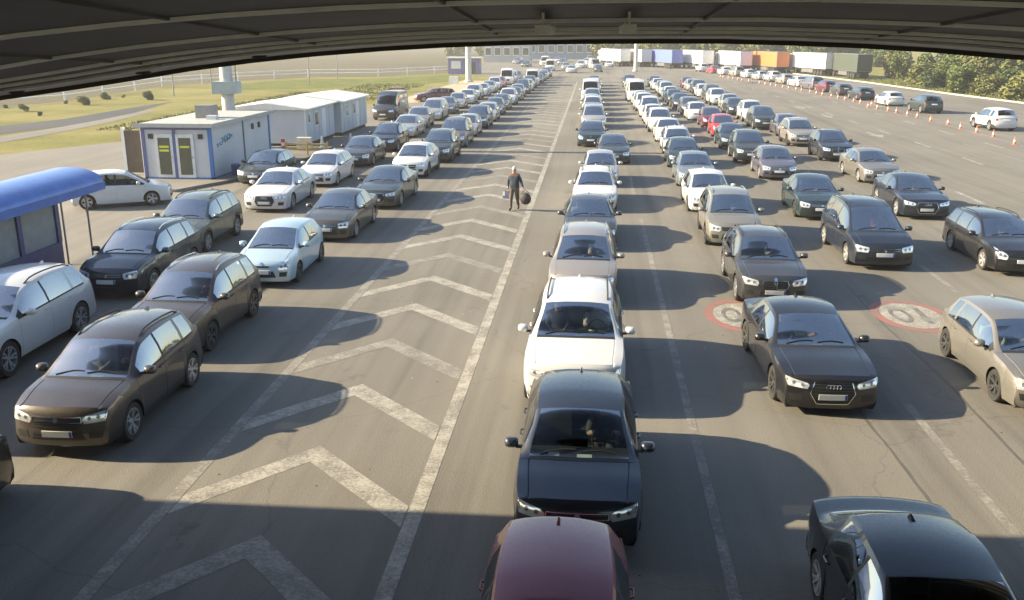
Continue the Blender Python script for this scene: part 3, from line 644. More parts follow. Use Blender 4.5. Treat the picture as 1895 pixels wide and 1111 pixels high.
def car_surface(sp):
    L, W, z0, Rw = sp['L'], sp['W'], sp['z0'], sp['R']
    hw = W / 2
    sf = sp['fo']; sr = sp['fo'] + sp['wb']; RA = Rw + 0.045
    hs, hz = sp['hood']; cs, cz = sp['cowl']; ws, wz = sp['wtop']; rs, rz = sp['rtop']; bs, bz = sp['rbase']; ts = sp['tail']
    # top line
    xs = [hs, (hs + cs) * .5, cs, cs + (ws - cs) * .5, ws, sp['roof_s'], rs, bs]
    zs = [hz, hz + (cz - hz) * .62, cz, cz + (wz - cz) * .54, wz, sp['H'], rz, bz]
    if sp['deck']: xs += [sp['deck'][0], ts]; zs += [sp['deck'][1], bz - .09]
    else: xs += [ts]; zs += [bz - .14]
    nz = sp['nose_z']
    nose = [(.05, z0), (.025, z0 + .06), (.010, z0 + .14), (.0, z0 + .22), (.0, nz * .62), (.012, nz * .76), (.035, nz * .88), (.07, nz * .96), (.105, nz)]
    zt_end = zs[-1]
    tail = [(L - .02 - .05, zt_end - .07), (L - .02, zt_end - .2), (L, zt_end - .38), (L, z0 + .28), (L - .03, z0 + .14), (L - .10, z0 + .02), (L - .17, z0)]
    # stations along the car
    seamA = cs + .10
    S = set(np.round(np.arange(hs, ts, .095), 4)) | set([hs, ts, cs, ws, rs, bs, cs + .035, ws - .03, rs + .03, bs - .03, sp['sB'] - .035, sp['sB'] + .035, sp['sC'] - .03, sp['sC'] + .04, cs + .30])
    seams = [seamA, sp['sB'], sp['sC'] + .06]
    if sp['qwin']: S |= set(sp['qwin'])
    for q in seams + [cs - .05]: S |= {q - .007, q, q + .007}
    for c in (sf, sr):
        for k in range(0, 19): S.add(round(c + RA * math.cos(math.pi * k / 18), 4))
    S = sorted(s for s in S if hs <= s <= ts)
    keep = [S[0]]
    for s in S[1:]:
        if s - keep[-1] > .005: keep.append(s)
    S = keep
    ztop = pchip(xs, zs, S)
    st = [(s, z, 'n') for s, z in nose] + [(s, z, 'm') for s, z in zip(S, ztop)] + [(s, z, 't') for s, z in tail]
    ew = pchip([0, hs, cs, ws, sp['roof_s'], rs, bs, ts, L], [.80, .80, .855, sp['roofw'] + .01, sp['roofw'] + .02, sp['roofw'] - .02, .80 if sp['deck'] else .76, .80, .78], [q[0] for q in st]) * hw
    wm = pchip([0, .15, .5, 1.0, L * .5, L - .8, L - .3, L], [.90, .945, .985, 1.0, 1.0, .99, .955, .90], [q[0] for q in st]) * hw
    bl = pchip([0, cs, L], [sp['belt'][0] - .05, sp['belt'][0], sp['belt'][1]], [q[0] for q in st])
    def side_w(wmx, z, zb):
        u = (z - z0) / max(.1, zb - z0)
        f = np.interp(u, [0, .12, .32, .60, .80, .88, 1.0], [.945, .972, .992, 1.0, .992, .985, .955])
        return wmx * f
    rings = []; info = []
    for k, (s, zt, kind) in enumerate(st):
        we = ew[k]; wmx = wm[k]
        if kind == 'n': we = min(we, wmx * .93)
        cabin = max(0.0, min(1.0, (zt - bl[k] - .02) / .3))
        drop = .030 + .035 * cabin
        if kind in 'nt': drop = .012
        ze = zt - drop
        zb = min(bl[k], ze - .018)
        arch = z0
        for c in (sf, sr):
            if abs(s - c) < RA: arch = max(arch, Rw + math.sqrt(max(0, RA * RA - (s - c)**2)) - .005)
        zlo = min(arch, zb - .06) if kind == 'm' else min(z0 + (.02 if kind == 't' else 0), zb - .01)
        zlo = min(zlo, zb - .008)
        wb_ = side_w(wmx, zb, zb) if cabin > 0.02 or kind == 'm' else wmx * .955
        pts = []
        for fr in (0, .35, .70, .915, .93, .945, 1.0):
            pts.append((we * fr, zt - drop * fr ** 2.4))
        dz = ze - zb
        f5 = min(.5, max(.12, .035 / max(dz, .036)))
        for fr in (f5, (f5 + 1) / 2, 1.0):
            bulge = .022 * cabin * math.sin(math.pi * fr)
            pts.append((we + (wb_ - we) * fr + bulge, ze - dz * fr))
        flare = 0.0
        for c in (sf, sr):
            d = abs(s - c)
            if d < RA + .12: flare = max(flare, .016 * (1 if d < RA else 1 - (d - RA) / .12))
        zz = np.linspace(zb - min(.035, (zb - zlo) * .2), zlo, NROW_SIDE)
        for z in zz:
            lowf = max(0, 1 - (z - zlo) / .3)
            pts.append((side_w(wmx, z, zb) + flare * lowf * (1 if kind == 'm' else 0), z))
        ring = []
        bow = .0
        for (x, z) in pts:
            y = s
            q = min(1.0, x / hw)
            if s < .75: y += .20 * q ** 2.6 * (1 - s / .75) ** 1.5
            if s > L - .75: y -= .16 * q ** 2.6 * (1 - (L - s) / .75) ** 1.5
            if kind == 'm' and x <= we + 1e-6:
                g = 0
                if hs < s < sp['roof_s']:
                    g = math.exp(-((s - cs) / .45) ** 2) * .09 + (math.exp(-((s - ws) / .35) ** 2) * .07)
                    g *= min(1, (s - hs) / .2)
                y -= g * (1 - (x / we) ** 2)
                if s > sp['roof_s']:
                    g = math.exp(-((s - bs) / .3) ** 2) * .05
                    y += g * (1 - (x / we) ** 2) * min(1, (L - s) / .25)
            ring.append((x, y - L / 2, z))
        rings.append(ring); info.append((s, kind, zb, zt))
    return rings, info, dict(sf=sf, sr=sr, RA=RA, seamA=seamA, seams=seams)

def build_car_type(key):
    sp = SPEC[key]; L, W = sp['L'], sp['W']; hw = W / 2
    rings, info, ex = car_surface(sp)
    nr = len(rings[0]); ns = len(rings)
    # grooves at the door seams and bonnet rear edge
    for k, (s, kind, zb, zt) in enumerate(info):
        if kind != 'm': continue
        if any(abs(s - q) < .003 for q in ex['seams']):
            for j in range(10, nr): x, y, z = rings[k][j]; rings[k][j] = (x - .014, y, z)
        if abs(s - (sp['cowl'][0] - .05)) < .003:
            for j in range(0, 7): x, y, z = rings[k][j]; rings[k][j] = (x, y, z - .012)
        if sp['hood'][0] - .01 < s < sp['cowl'][0] - .05:
            x, y, z = rings[k][4]; rings[k][4] = (x, y, z - .012)
    V = []
    for sgn in (1, -1):
        for ring in rings:
            for (x, y, z) in ring: V.append((sgn * x, y, z))
    def vid(side, i, j): return (0 if side > 0 else ns * nr) + i * nr + j
    groups = {}
    def put(name, f, mi=0): groups.setdefault(name, []).append((f, mi))
    sB, sC = sp['sB'], sp['sC']; cs, ws, rs, bs = sp['cowl'][0], sp['wtop'][0], sp['rtop'][0], sp['rbase'][0]
    door_r = sC + .06
    van = key == 'van'
    for side in (1, -1):
        sd = 'L' if side > 0 else 'R'
        for i in range(ns - 1):
            s = (info[i][0] + info[i + 1][0]) / 2; kind = info[i][1] if info[i][1] == info[i + 1][1] else 'x'
            zb = (info[i][2] + info[i + 1][2]) / 2
            for j in range(nr - 1):
                a, b, c, d = vid(side, i, j), vid(side, i + 1, j), vid(side, i + 1, j + 1), vid(side, i, j + 1)
                f = (a, b, c, d) if side > 0 else (d, c, b, a)
                name, mi = 'body', 0
                zc = (rings[i][j][2] + rings[i + 1][j][2] + rings[i + 1][j + 1][2] + rings[i][j + 1][2]) / 4
                if kind == 'm':
                    if j < 4 and cs + .035 < s < ws - .03: name = 'windscreen'
                    elif j < 4 and rs + .03 < s < bs - .03 and not van: name = 'rear_window'
                    elif 7 <= j < 9 and zc > zb:
                        if cs + .30 < s < sB - .035: name = 'front_window' + sd
                        elif sB + .035 < s < sC - .03 and not van: name = 'rear_side_window' + sd
                        elif sp['qwin'] and sp['qwin'][0] < s < sp['qwin'][1]: name = 'quarter_window' + sd
                        elif abs(s - sB) < .04 and not van: mi = 1
                        elif abs(s - cs - .2) < .1: mi = 1
                    elif j < 4 and s < cs - .05: name = 'bonnet'
                    elif j >= 9 and zc > sp['z0'] + .10:
                        if ex['seamA'] < s < sB: name = 'door_front' + sd
                        elif sB < s < door_r and (not van): name = 'door_rear' + sd
                if kind == 'm' and j < 4 and cs - .05 < s < cs + .035: mi = 1
                if sp['clad'] and name == 'body' and j >= nr - 3 and zc < sp['z0'] + .62: mi = 1
                if zc < sp['z0'] + .12 and j >= 9: mi = 1 if sp['clad'] else mi
                if j == 9 and kind == 'm' and cs + .14 < s < (sp['qwin'][1] if sp['qwin'] else sC) + .02 and not van: mi = 1
                put(name, f, mi)
    out = {}
    verts = V
    bv = BVHTree.FromPolygons([Vector(v) for v in V], [f for g in groups.values() for f, _ in g])
    def make(name, lst, mats, smooth=38):
        used = {}; vv = []; ff = []; mi = []
        for f, m in lst:
            g = []
            for q in f:
                if q not in used: used[q] = len(vv); vv.append(V[q])
                g.append(used[q])
            gg = []
            for q in g:
                if not gg or (Vector(vv[q]) - Vector(vv[gg[-1]])).length > 1e-5: gg.append(q)
            if len(gg) > 2 and (Vector(vv[gg[0]]) - Vector(vv[gg[-1]])).length <= 1e-5: gg.pop()
            if len(gg) > 2: ff.append(gg); mi.append(m)
        me = mesh(key + '_' + name, vv, ff, mats, mi)
        bm = bmesh.new(); bm.from_mesh(me); bmesh.ops.remove_doubles(bm, verts=bm.verts, dist=.0008); bm.to_mesh(me); bm.free()
        me.polygons.foreach_set('use_smooth', [True] * len(me.polygons)); me.set_sharp_from_angle(angle=R(smooth))
        return me
    PM = [None, M_TRIM]
    parts = []   # (object name, mesh, role, parent index)
    def part(name, me, role='fixed', par=-1, loc=(0, 0, 0), rz=0.0):
        parts.append((name, me, role, par, loc, rz)); return len(parts) - 1
    ph = simple('paint_placeholder', (.5, .5, .5))
    PM = [ph, M_TRIM]
    body = part('body', make('body', groups['body'], PM), 'paint')
    part('bonnet', make('bonnet', groups['bonnet'], PM), 'paint')
    doors = {}
    for g in sorted(groups):
        if g.startswith('door'):
            doors[g] = part('door', make(g, groups[g], PM), 'paint')
    for g in sorted(groups):
        if 'window' in g or g == 'windscreen':
            nm = g.rstrip('LR')
            gm = M_GLASSD if (sp['dark_rear'] and nm in ('rear_side_window', 'quarter_window', 'rear_window')) else M_GLASS
            par = -1
            if nm == 'front_window': par = doors.get('door_front' + g[-1], -1)
            if nm == 'rear_side_window': par = doors.get('door_rear' + g[-1], -1)
            part('windscreen' if nm == 'windscreen' else ('rear_window' if nm == 'rear_window' else 'side_window'), make(g, groups[g], [gm]), 'fixed', par)
    # handles
    for g, ix in doors.items():
        side = 1 if g.endswith('L') else -1
        sh = (sB if 'front' in g else min(door_r, sC + .02)) - .16
        zh = sp['belt'][0] - .10
        y = sh - L / 2
        hit = bv.ray_cast(Vector((side * 3, y, zh)), Vector((-side, 0, 0)))
        x = hit[0].x if hit[0] else side * hw
        m = MB()
        m.tube([(x - side * .01, y - .1, zh), (x + side * .03, y - .075, zh + .004), (x + side * .034, y + .075, zh + .006), (x - side * .01, y + .1, zh + .004)], .013, 6)
        me = mesh('handle', m.v, m.f, PM, m.mi, 40); part('handle', me, 'paint', ix)
    # underside with wheel wells
    m = MB()
    for side in (1, -1):
        for i in range(ns - 1):
            a, b = rings[i][-1], rings[i + 1][-1]
            ins = .30
            q = [(side * a[0] - side * .004, a[1], a[2] + .004), (side * b[0] - side * .004, b[1], b[2] + .004), (side * max(0, b[0] - ins), b[1], b[2] + .004), (side * max(0, a[0] - ins), a[1], a[2] + .004)]
            m.add(q, [(0, 1, 2, 3)])
    m.box(-hw * .66, hw * .66, -L / 2 + .25, L / 2 - .3, sp['z0'] + .01, sp['z0'] + .22)
    m.box(-hw * .80, hw * .80, ex['sf'] - L / 2 + ex['RA'] + .03, ex['sr'] - L / 2 - ex['RA'] - .03, sp['z0'] + .012, sp['z0'] + .14)
    part('underbody', mesh(key + '_underbody', m.v, m.f, [M_DARK], m.mi))
    # patches laid on the nose and tail
    def patch(rows, n, m_, off, rear=False, thick=.03):
        z_ = [r[0] for r in rows]
        vs = []; grid = []
        for a in range(m_ + 1):
            u = a / m_ * (len(rows) - 1); k = min(int(u), len(rows) - 2); t = u - k
            zz = rows[k][0] * (1 - t) + rows[k + 1][0] * t; x0 = rows[k][1] * (1 - t) + rows[k + 1][1] * t; x1 = rows[k][2] * (1 - t) + rows[k + 1][2] * t
            dz0 = (rows[k][3] if len(rows[k]) > 3 else 0) * (1 - t) + (rows[k + 1][3] if len(rows[k + 1]) > 3 else 0) * t
            rw = []
            for b in range(n + 1):
                fr = b / n; x = x0 + (x1 - x0) * fr; z = zz + dz0 * fr
                o = Vector((x, 9 if rear else -9, z)); d = Vector((0, -1 if rear else 1, 0))
                h = bv.ray_cast(o, d)
                y = h[0].y if h[0] else None
                rw.append([x, y, z])
            ys = [p[1] for p in rw if p[1] is not None]
            for b, p in enumerate(rw):
                if p[1] is None: p[1] = (rw[b - 1][1] if b and rw[b - 1][1] is not None else (ys[0] if ys else -L / 2))
                p[1] += off if rear else -off
            grid.append(rw)
        vs = [tuple(p) for rw in grid for p in rw]; fs = []
        nn = n + 1
        for a in range(m_):
            for b in range(n):
                fs.append((a * nn + b, a * nn + b + 1, (a + 1) * nn + b + 1, (a + 1) * nn + b))
        loop = [b for b in range(nn)] + [a * nn + n for a in range(1, m_ + 1)] + [m_ * nn + b for b in range(n - 1, -1, -1)] + [a * nn for a in range(m_ - 1, 0, -1)]
        base = len(vs)
        for q in loop: x, y, z = vs[q]; vs.append((x, y + (-thick if rear else thick), z))
        k = len(loop)
        for q in range(k): fs.append((loop[q], base + q, base + (q + 1) % k, loop[(q + 1) % k]))
        return vs, fs
    def pm(name, pl, mats, smooth=50):
        mm = MB()
        for vs, fs, mi in pl: mm.add(vs, fs, mi)
        me = mesh(key + '_' + name, mm.v, mm.f, mats, mm.mi, smooth)
        bm = bmesh.new(); bm.from_mesh(me); bmesh.ops.recalc_face_normals(bm, faces=bm.faces); bm.to_mesh(me); bm.free()
        return me
    nz = sp['nose_z']; z0 = sp['z0']; face = sp['face']
    zl = nz * .80
    for side in (1, -1):
        if face == 'single': rows = [(zl - .055, side * hw * .50, side * hw * .86, .035), (zl + .015, side * hw * .46, side * hw * .90, .07), (zl + .055, side * hw * .50, side * hw * .90, .085)]
        elif face == 'kidney': rows = [(zl - .07, side * hw * .50, side * hw * .84, .03), (zl + .00, side * hw * .46, side * hw * .89, .06), (zl + .075, side * hw * .50, side * hw * .88, .07)]
        elif face == 'small': rows = [(zl - .09, side * hw * .60, side * hw * .84, .02), (zl + .02, side * hw * .55, side * hw * .90, .09), (zl + .09, side * hw * .62, side * hw * .88, .14)]
        elif face == 'wide': rows = [(zl - .06, side * hw * .52, side * hw * .88, .03), (zl + .02, side * hw * .48, side * hw * .90, .06), (zl + .075, side * hw * .56, side * hw * .90, .07)]
        else: rows = [(zl - .085, side * hw * .55, side * hw * .87, .02), (zl + .01, side * hw * .50, side * hw * .90, .05), (zl + .075, side * hw * .52, side * hw * .88, .065)]
        hl = part('headlight', pm('headlight' + str(side), [(*patch(rows, 8, 5, .007), 0)], [M_LAMP]))
        dk = []
        for fr in (.32, .68):
            r0 = rows[0]; r1 = rows[-1]; xc = (rows[1][1] * (1 - fr) + rows[1][2] * fr); zc = (r0[0] + r1[0]) / 2 + (rows[1][3] if len(rows[1]) > 3 else 0) * fr
            s_ = .030 if face in ('single', 'wide') else .038
            dk = [] ; dk.append((*patch([(zc - s_, xc - s_ * .5, xc + s_ * .5), (zc, xc - s_ * 1.05, xc + s_ * 1.05), (zc + s_, xc - s_ * .5, xc + s_ * .5)], 4, 4, .012, thick=.01), 0))
            part('lamp_unit', pm('lamp_unit' + str(side), dk, [M_LAMPD]), 'fixed', hl)
        # lower air intake / fog lamp
        zf = z0 + .20
        part('air_intake', pm('air_intake' + str(side), [(*patch([(zf - .06, side * hw * .58, side * hw * .80), (zf + .07, side * hw * .60, side * hw * .84)], 4, 3, .006), 0)], [M_TRIM]))
        # tail lamp
        zt = (sp['rbase'][1] - .14) if not van else 1.35
        tw = .58 if sp['deck'] else .70
        part('tail_light', pm('tail_light' + str(side), [(*patch([(zt - .20, side * hw * (tw + .03), side * hw * .90), (zt - .06, side * hw * tw, side * hw * .91)], 5, 4, .007, True), 0)], [M_TAIL]))
    zi = z0 + .13
    def slats(rows, n):
        pl = [(*patch(rows, 10, 6, .005), 0)]
        for k in range(n):
            t = (k + .7) / (n + .4); u = t * (len(rows) - 1); q = min(int(u), len(rows) - 2); t2 = u - q
            zz = rows[q][0] * (1 - t2) + rows[q + 1][0] * t2; x0 = rows[q][1] * (1 - t2) + rows[q + 1][1] * t2; x1 = rows[q][2] * (1 - t2) + rows[q + 1][2] * t2
            pl.append((*patch([(zz - .006, x0 * .97, x1 * .97), (zz + .006, x0 * .97, x1 * .97)], 8, 1, .012), 1))
        return pl
    def frame(rows, t=.016):
        pl = []
        for k in range(len(rows) - 1):
            a, b = rows[k], rows[k + 1]
            for q in (1, 2):
                sg = -1 if q == 1 else 1
                pl.append((*patch([(a[0], a[q], a[q] + sg * t), (b[0], b[q], b[q] + sg * t)], 1, 3, .012), 0))
        for r in (rows[0], rows[-1]): pl.append((*patch([(r[0] - t / 2, r[1], r[2]), (r[0] + t / 2, r[1], r[2])], 8, 1, .012), 0))
        return pl
    MS = [M_TRIM, simple('grille_slat', (.05, .05, .052), .3, .5)]
    if face == 'single':
        rows = [(z0 + .10, -hw * .30, hw * .30), (nz * .62, -hw * .43, hw * .43), (nz * .90, -hw * .36, hw * .36)]
        gi = part('grille', pm('grille', slats(rows, 7), MS)); part('grille_frame', pm('grille_frame', frame(rows), [M_CHROME]), 'fixed', gi)
        zp = z0 + .24
    elif face == 'kidney':
        for side in (1, -1):
            rows = [(nz * .64, side * hw * .05, side * hw * .31), (nz * .76, side * hw * .03, side * hw * .36), (nz * .88, side * hw * .05, side * hw * .33)]
            gi = part('grille', pm('grille' + str(side), slats(rows, 2), MS)); part('grille_frame', pm('grille_frame' + str(side), frame(rows, side * .012), [M_CHROME]), 'fixed', gi)
        part('lower_grille', pm('lower_grille', slats([(zi - .02, -hw * .46, hw * .46), (zi + .15, -hw * .40, hw * .40)], 2), MS)); zp = nz * .53
    elif face == 'wide':
        rows = [(nz * .62, -hw * .40, hw * .40), (nz * .76, -hw * .47, hw * .47), (nz * .86, -hw * .46, hw * .46)]
        gi = part('grille', pm('grille', slats(rows, 4), MS)); part('grille_frame', pm('grille_frame', frame(rows[1:], .014), [M_CHROME]), 'fixed', gi)
        part('lower_grille', pm('lower_grille', slats([(zi - .02, -hw * .52, hw * .52), (zi + .14, -hw * .46, hw * .46)], 2), MS)); zp = nz * .53
    elif face == 'bar':
        rows = [(nz * .74, -hw * .46, hw * .46), (nz * .89, -hw * .49, hw * .49)]
        gi = part('grille', pm('grille', slats(rows, 2), [M_TRIM, M_CHROME]))
        part('lower_grille', pm('lower_grille', slats([(zi - .02, -hw * .50, hw * .50), (zi + .17, -hw * .44, hw * .44)], 3), MS)); zp = nz * .62
    else:
        rows = [(nz * .80, -hw * .22, hw * .22), (nz * .87, -hw * .30, hw * .30)]
        gi = part('grille', pm('grille', slats(rows, 1), MS))
        part('lower_grille', pm('lower_grille', slats([(zi - .01, -hw * .48, hw * .48), (zi + .17, -hw * .40, hw * .40)], 3), MS)); zp = nz * .63
    np_ = part('number_plate', pm('number_plate', [(*patch([(zp - .055, -.26, .26), (zp + .055, -.26, .26)], 6, 2, .02), 0)], [M_PLATE]))
    part('plate_band', pm('plate_band', [(*patch([(zp - .052, .215, .257), (zp + .052, .215, .257)], 1, 1, .0235, thick=.002), 0)], [M_PBLUE]), 'fixed', np_)
    zq = .86 if not van else .7
    part('number_plate', pm('number_plate_rear', [(*patch([(zq - .055, -.26, .26), (zq + .055, -.26, .26)], 6, 2, .015, True), 0)], [M_PLATE]))
    # badge
    if key == 'sedan_a':
        mm = MB(); zb_ = nz * .80
        for k in range(4):
            xc = (k - 1.5) * .062; h = bv.ray_cast(Vector((xc, -9, zb_)), Vector((0, 1, 0))); y = (h[0].y if h[0] else -L / 2) - .02
            pts = [(xc + .041 * math.cos(t), y, zb_ + .041 * math.sin(t)) for t in np.linspace(0, 2 * math.pi, 15)]
            mm.tube(pts, .006, 5)
        part('ring_badge', mesh('ring_badge', mm.v, mm.f, [M_CHROME], mm.mi, 50))
    else:
        zb_ = nz * .93 if face in ('kidney', 'small') else nz * .80
        part('badge', pm('badge', [(*patch([(zb_ - .045, -.02, .02), (zb_, -.05, .05), (zb_ + .045, -.02, .02)], 4, 4, .014, thick=.012), 0)], [M_CHROME]))
    # mirrors
    for side in (1, -1):
        ym = cs + .32 - L / 2; zm = sp['belt'][0] + .075
        mm = MB(); n = 10; vs = []; rr = [(.0, .2), (.02, .75), (.07, 1.0), (.13, 1.0), (.155, .8)]
        for (d, q) in rr:
            for k in range(n):
                t = 2 * math.pi * k / n; cx, cz = math.cos(t), math.sin(t)
                sx = abs(cx) ** .6 * (1 if cx > 0 else -1); sz = abs(cz) ** .6 * (1 if cz > 0 else -1)
                vs.append((side * (hw + .105) + .105 * q * sx, ym + d - .06, zm + .075 * q * sz + .0))
        fs = [(a * n + k, a * n + (k + 1) % n, (a + 1) * n + (k + 1) % n, (a + 1) * n + k) for a in range(len(rr) - 1) for k in range(n)] + [tuple(range(n)), tuple(range(4 * n, 5 * n))]
        mm.add(vs, fs, 0); mm.box(min(side * (hw - .06), side * (hw + .04)), max(side * (hw - .06), side * (hw + .04)), ym - .01, ym + .05, zm - .075, zm - .04, 1)
        me = mesh(key + '_mirror', mm.v, mm.f, PM, mm.mi, 60)
        bm = bmesh.new(); bm.from_mesh(me); bmesh.ops.recalc_face_normals(bm, faces=bm.faces); bm.to_mesh(me); bm.free()
        part('wing_mirror', me, 'paint')
    # roof rails / wipers / aerial
    if sp['rails']:
        for side in (1, -1):
            pts = []
            for s in np.linspace(ws + .12, rs - .1, 9):
                hx = side * hw * (sp['roofw'] - .06); h = bv.ray_cast(Vector((hx, s - L / 2, 5)), Vector((0, 0, -1)))
                pts.append((hx, s - L / 2, (h[0].z if h[0] else sp['H']) + (.045 if 0 < len(pts) < 8 else .0)))
            mm = MB().tube(pts, .017, 6); part('roof_rail', mesh(key + '_rail', mm.v, mm.f, [M_CHROME if key == 'suv_b' else M_TRIM], mm.mi, 50))
    h = bv.ray_cast(Vector((0, rs - .18 - L / 2, 5)), Vector((0, 0, -1)))
    if h[0] and not van:
        z = h[0].z - .008; y = rs - .18 - L / 2
        mm = MB().add([(-.03, y - .09, z), (.03, y - .09, z), (.03, y + .08, z), (-.03, y + .08, z), (-.006, y + .05, z + .06), (.006, y + .05, z + .06), (-.006, y + .075, z + .055), (.006, y + .075, z + .055)],
                      [(0, 1, 5, 4), (1, 2, 7, 5), (2, 3, 6, 7), (3, 0, 4, 6), (4, 5, 7, 6)])
        part('aerial', mesh('aerial', mm.v, mm.f, PM, mm.mi), 'paint')
    for x0, x1 in ((-hw * .62, -.05), (.02, hw * .58)):
        pts = []
        for t in np.linspace(0, 1, 6):
            x = x0 + (x1 - x0) * t; s = cs + .015 + .055 * math.sin(t * 2.2); h = bv.ray_cast(Vector((x, s - L / 2, 5)), Vector((0, 0, -1)))
            pts.append((x, s - L / 2, (h[0].z if h[0] else sp['cowl'][1]) + .012))
        mm = MB().tube(pts, .009, 5); part('wiper', mesh('wiper', mm.v, mm.f, [M_TRIM], mm.mi))
    # interior
    mm = MB(); y0 = cs - L / 2; zf = z0 + .16
    zd = sp['cowl'][1] - .09
    mm.prism([(y0 + .05, zd), (y0 + .55, zd - .01), (y0 + .66, zd - .16), (y0 + .60, zf), (y0 + .05, zf)], -hw * .80, hw * .80, 1, 'yz')
    mm.box(-hw * .82, hw * .82, y0 + .1, bs - L / 2 - .1, zf - .03, zf, 1)
    def seat(xc, w_, yc, mi=0):
        mm.prism([(yc - .25, zf + .02), (yc - .25, zf + .30), (yc + .22, zf + .24), (yc + .25, zf + .02)], xc - w_, xc + w_, mi, 'yz')
        mm.prism([(yc + .16, zf + .22), (yc + .32, zf + .84), (yc + .42, zf + .82), (yc + .30, zf + .16)], xc - w_ * .96, xc + w_ * .96, mi, 'yz')
    ys = y0 + 1.18
    for xc in (-hw * .42, hw * .42):
        seat(xc, .25, ys); mm.box(xc - .13, xc + .13, ys + .31, ys + .41, zf + .86, zf + 1.04, 0)
    if not van:
        yr = ys + (.66 if sp['deck'] else .80); seat(0, hw * .70, yr)
        if not sp['deck']:
            for xc in (-hw * .42, hw * .42): mm.box(xc - .12, xc + .12, yr + .33, yr + .42, zf + .85, zf + .96, 0)
    xc = hw * .42
    c = Vector((xc, ys - .42, zd + .0)); 
    pts = [(c.x + .185 * math.cos(t), c.y - .06 * math.sin(t) * -1, c.z + .175 * math.sin(t)) for t in np.linspace(0, 2 * math.pi, 17)]
    mm.tube(pts, .017, 6, 1)
    for t in (R(0), R(180), R(270)): mm.bar((c.x, c.y, c.z), (c.x + .17 * math.cos(t), c.y + .06 * math.sin(t), c.z + .165 * math.sin(t)), .022, 5, 1)
    mm.box(-.10, .10, y0 + .82, y0 + .85, sp['wtop'][1] - .17, sp['wtop'][1] - .10, 1)
    mm.box(-hw * .5, -hw * .5 + .16, y0 + .18, y0 + .30, zd + .002, zd + .006, 2)
    mm.box(-.03, .19, y0 + .14, y0 + .25, zd + .002, zd + .007, 2)
    me = mesh(key + '_interior', mm.v, mm.f, [M_SEAT, M_DASH, M_PAPER], mm.mi)
    bm = bmesh.new(); bm.from_mesh(me); bmesh.ops.recalc_face_normals(bm, faces=bm.faces); bm.to_mesh(me); bm.free()
    part('interior', me)
    # wheels
    tyre, rim = wheel_mesh(sp['R'], sp['rim'], key)
    for (s, side) in ((ex['sf'], 1), (ex['sf'], -1), (ex['sr'], 1), (ex['sr'], -1)):
        ix = part('wheel', tyre, 'fixed', -1, (side * (hw - .115), s - L / 2, sp['R']), 0 if side > 0 else math.pi)
        part('rim', rim, 'rim', ix)
    out['parts'] = parts; out['spec'] = sp
    # reduced set for far cars: outer skin joined into one body, no seams, handles, wipers
    allf = [q for g, l in groups.items() if g in ('body', 'bonnet') or g.startswith('door') for q in l]
    fp = [('body', make('body_far', allf, PM), 'paint', -1, (0, 0, 0), 0.0)]
    skip = ('body', 'bonnet', 'door', 'handle', 'wiper', 'aerial', 'lamp_unit', 'plate_band', 'air_intake', 'badge', 'ring_badge', 'grille_frame', 'lower_grille', 'roof_rail')
    remap = {}
    for k, (nm, me, role, par, loc, rz) in enumerate(parts):
        if nm in skip: continue
        remap[k] = len(fp); fp.append((nm, me, role, remap.get(par, -1), loc, rz))
    out['far'] = fp
    return out

_W = {}
def wheel_mesh(Rw, rimmat, key):
    k = (round(Rw, 3),)
    if k in _W: return _W[k]
    w2 = .11
    m = MB().lathe([(Rw * .66, -w2 * .9), (Rw * .93, -w2), (Rw * .985, -w2 * .8), (Rw, -w2 * .5), (Rw, w2 * .5), (Rw * .985, w2 * .8), (Rw * .93, w2), (Rw * .70, w2 * .92), (Rw * .67, w2 * .8)], 28, 'x')
    ty = mesh('tyre', m.v, m.f, [M_TYRE], m.mi, 40)
    bm = bmesh.new(); bm.from_mesh(ty); bmesh.ops.recalc_face_normals(bm, faces=bm.faces); bm.to_mesh(ty); bm.free()
    m = MB(); r = Rw * .685
    m.lathe([(r, w2 * .93), (r * .94, w2 * .95), (r * .90, w2 * .6), (r * .88, -w2 * .5), (0.02, -w2 * .5)], 28, 'x', mi=0)
    m.lathe([(.0, w2 * .80), (.045, w2 * .80), (.06, w2 * .6), (.06, -.02)], 12, 'x', mi=0)
    for k2 in range(5):
        for dt in (-.16, .16):
            t = 2 * math.pi * k2 / 5; t0 = t + dt * .6; t1 = t + dt * 1.3
            a = Vector((w2 * .55, .05 * math.cos(t0), .05 * math.sin(t0))); b = Vector((w2 * .78, r * .93 * math.cos(t1), r * .93 * math.sin(t1)))
            d = (b - a).normalized(); q = d.cross(Vector((1, 0, 0))).normalized() * .020; x = Vector((.018, 0, 0))
            vs = [a - q - x, a + q - x, a + q + x, a - q + x, b - q - x, b + q - x, b + q + x, b - q + x]
            m.add(vs, [(0, 1, 2, 3), (4, 7, 6, 5), (0, 4, 5, 1), (1, 5, 6, 2), (2, 6, 7, 3), (3, 7, 4, 0)], 0)
    m.lathe([(r * .87, -w2 * .45), (.02, -w2 * .45)], 20, 'x', mi=1)
    ri = mesh('rim', m.v, m.f, [rimmat, M_DARK], m.mi, 35)
    bm = bmesh.new(); bm.from_mesh(ri); bmesh.ops.recalc_face_normals(bm, faces=bm.faces); bm.to_mesh(ri); bm.free()
    _W[k] = (ty, ri); return _W[k]

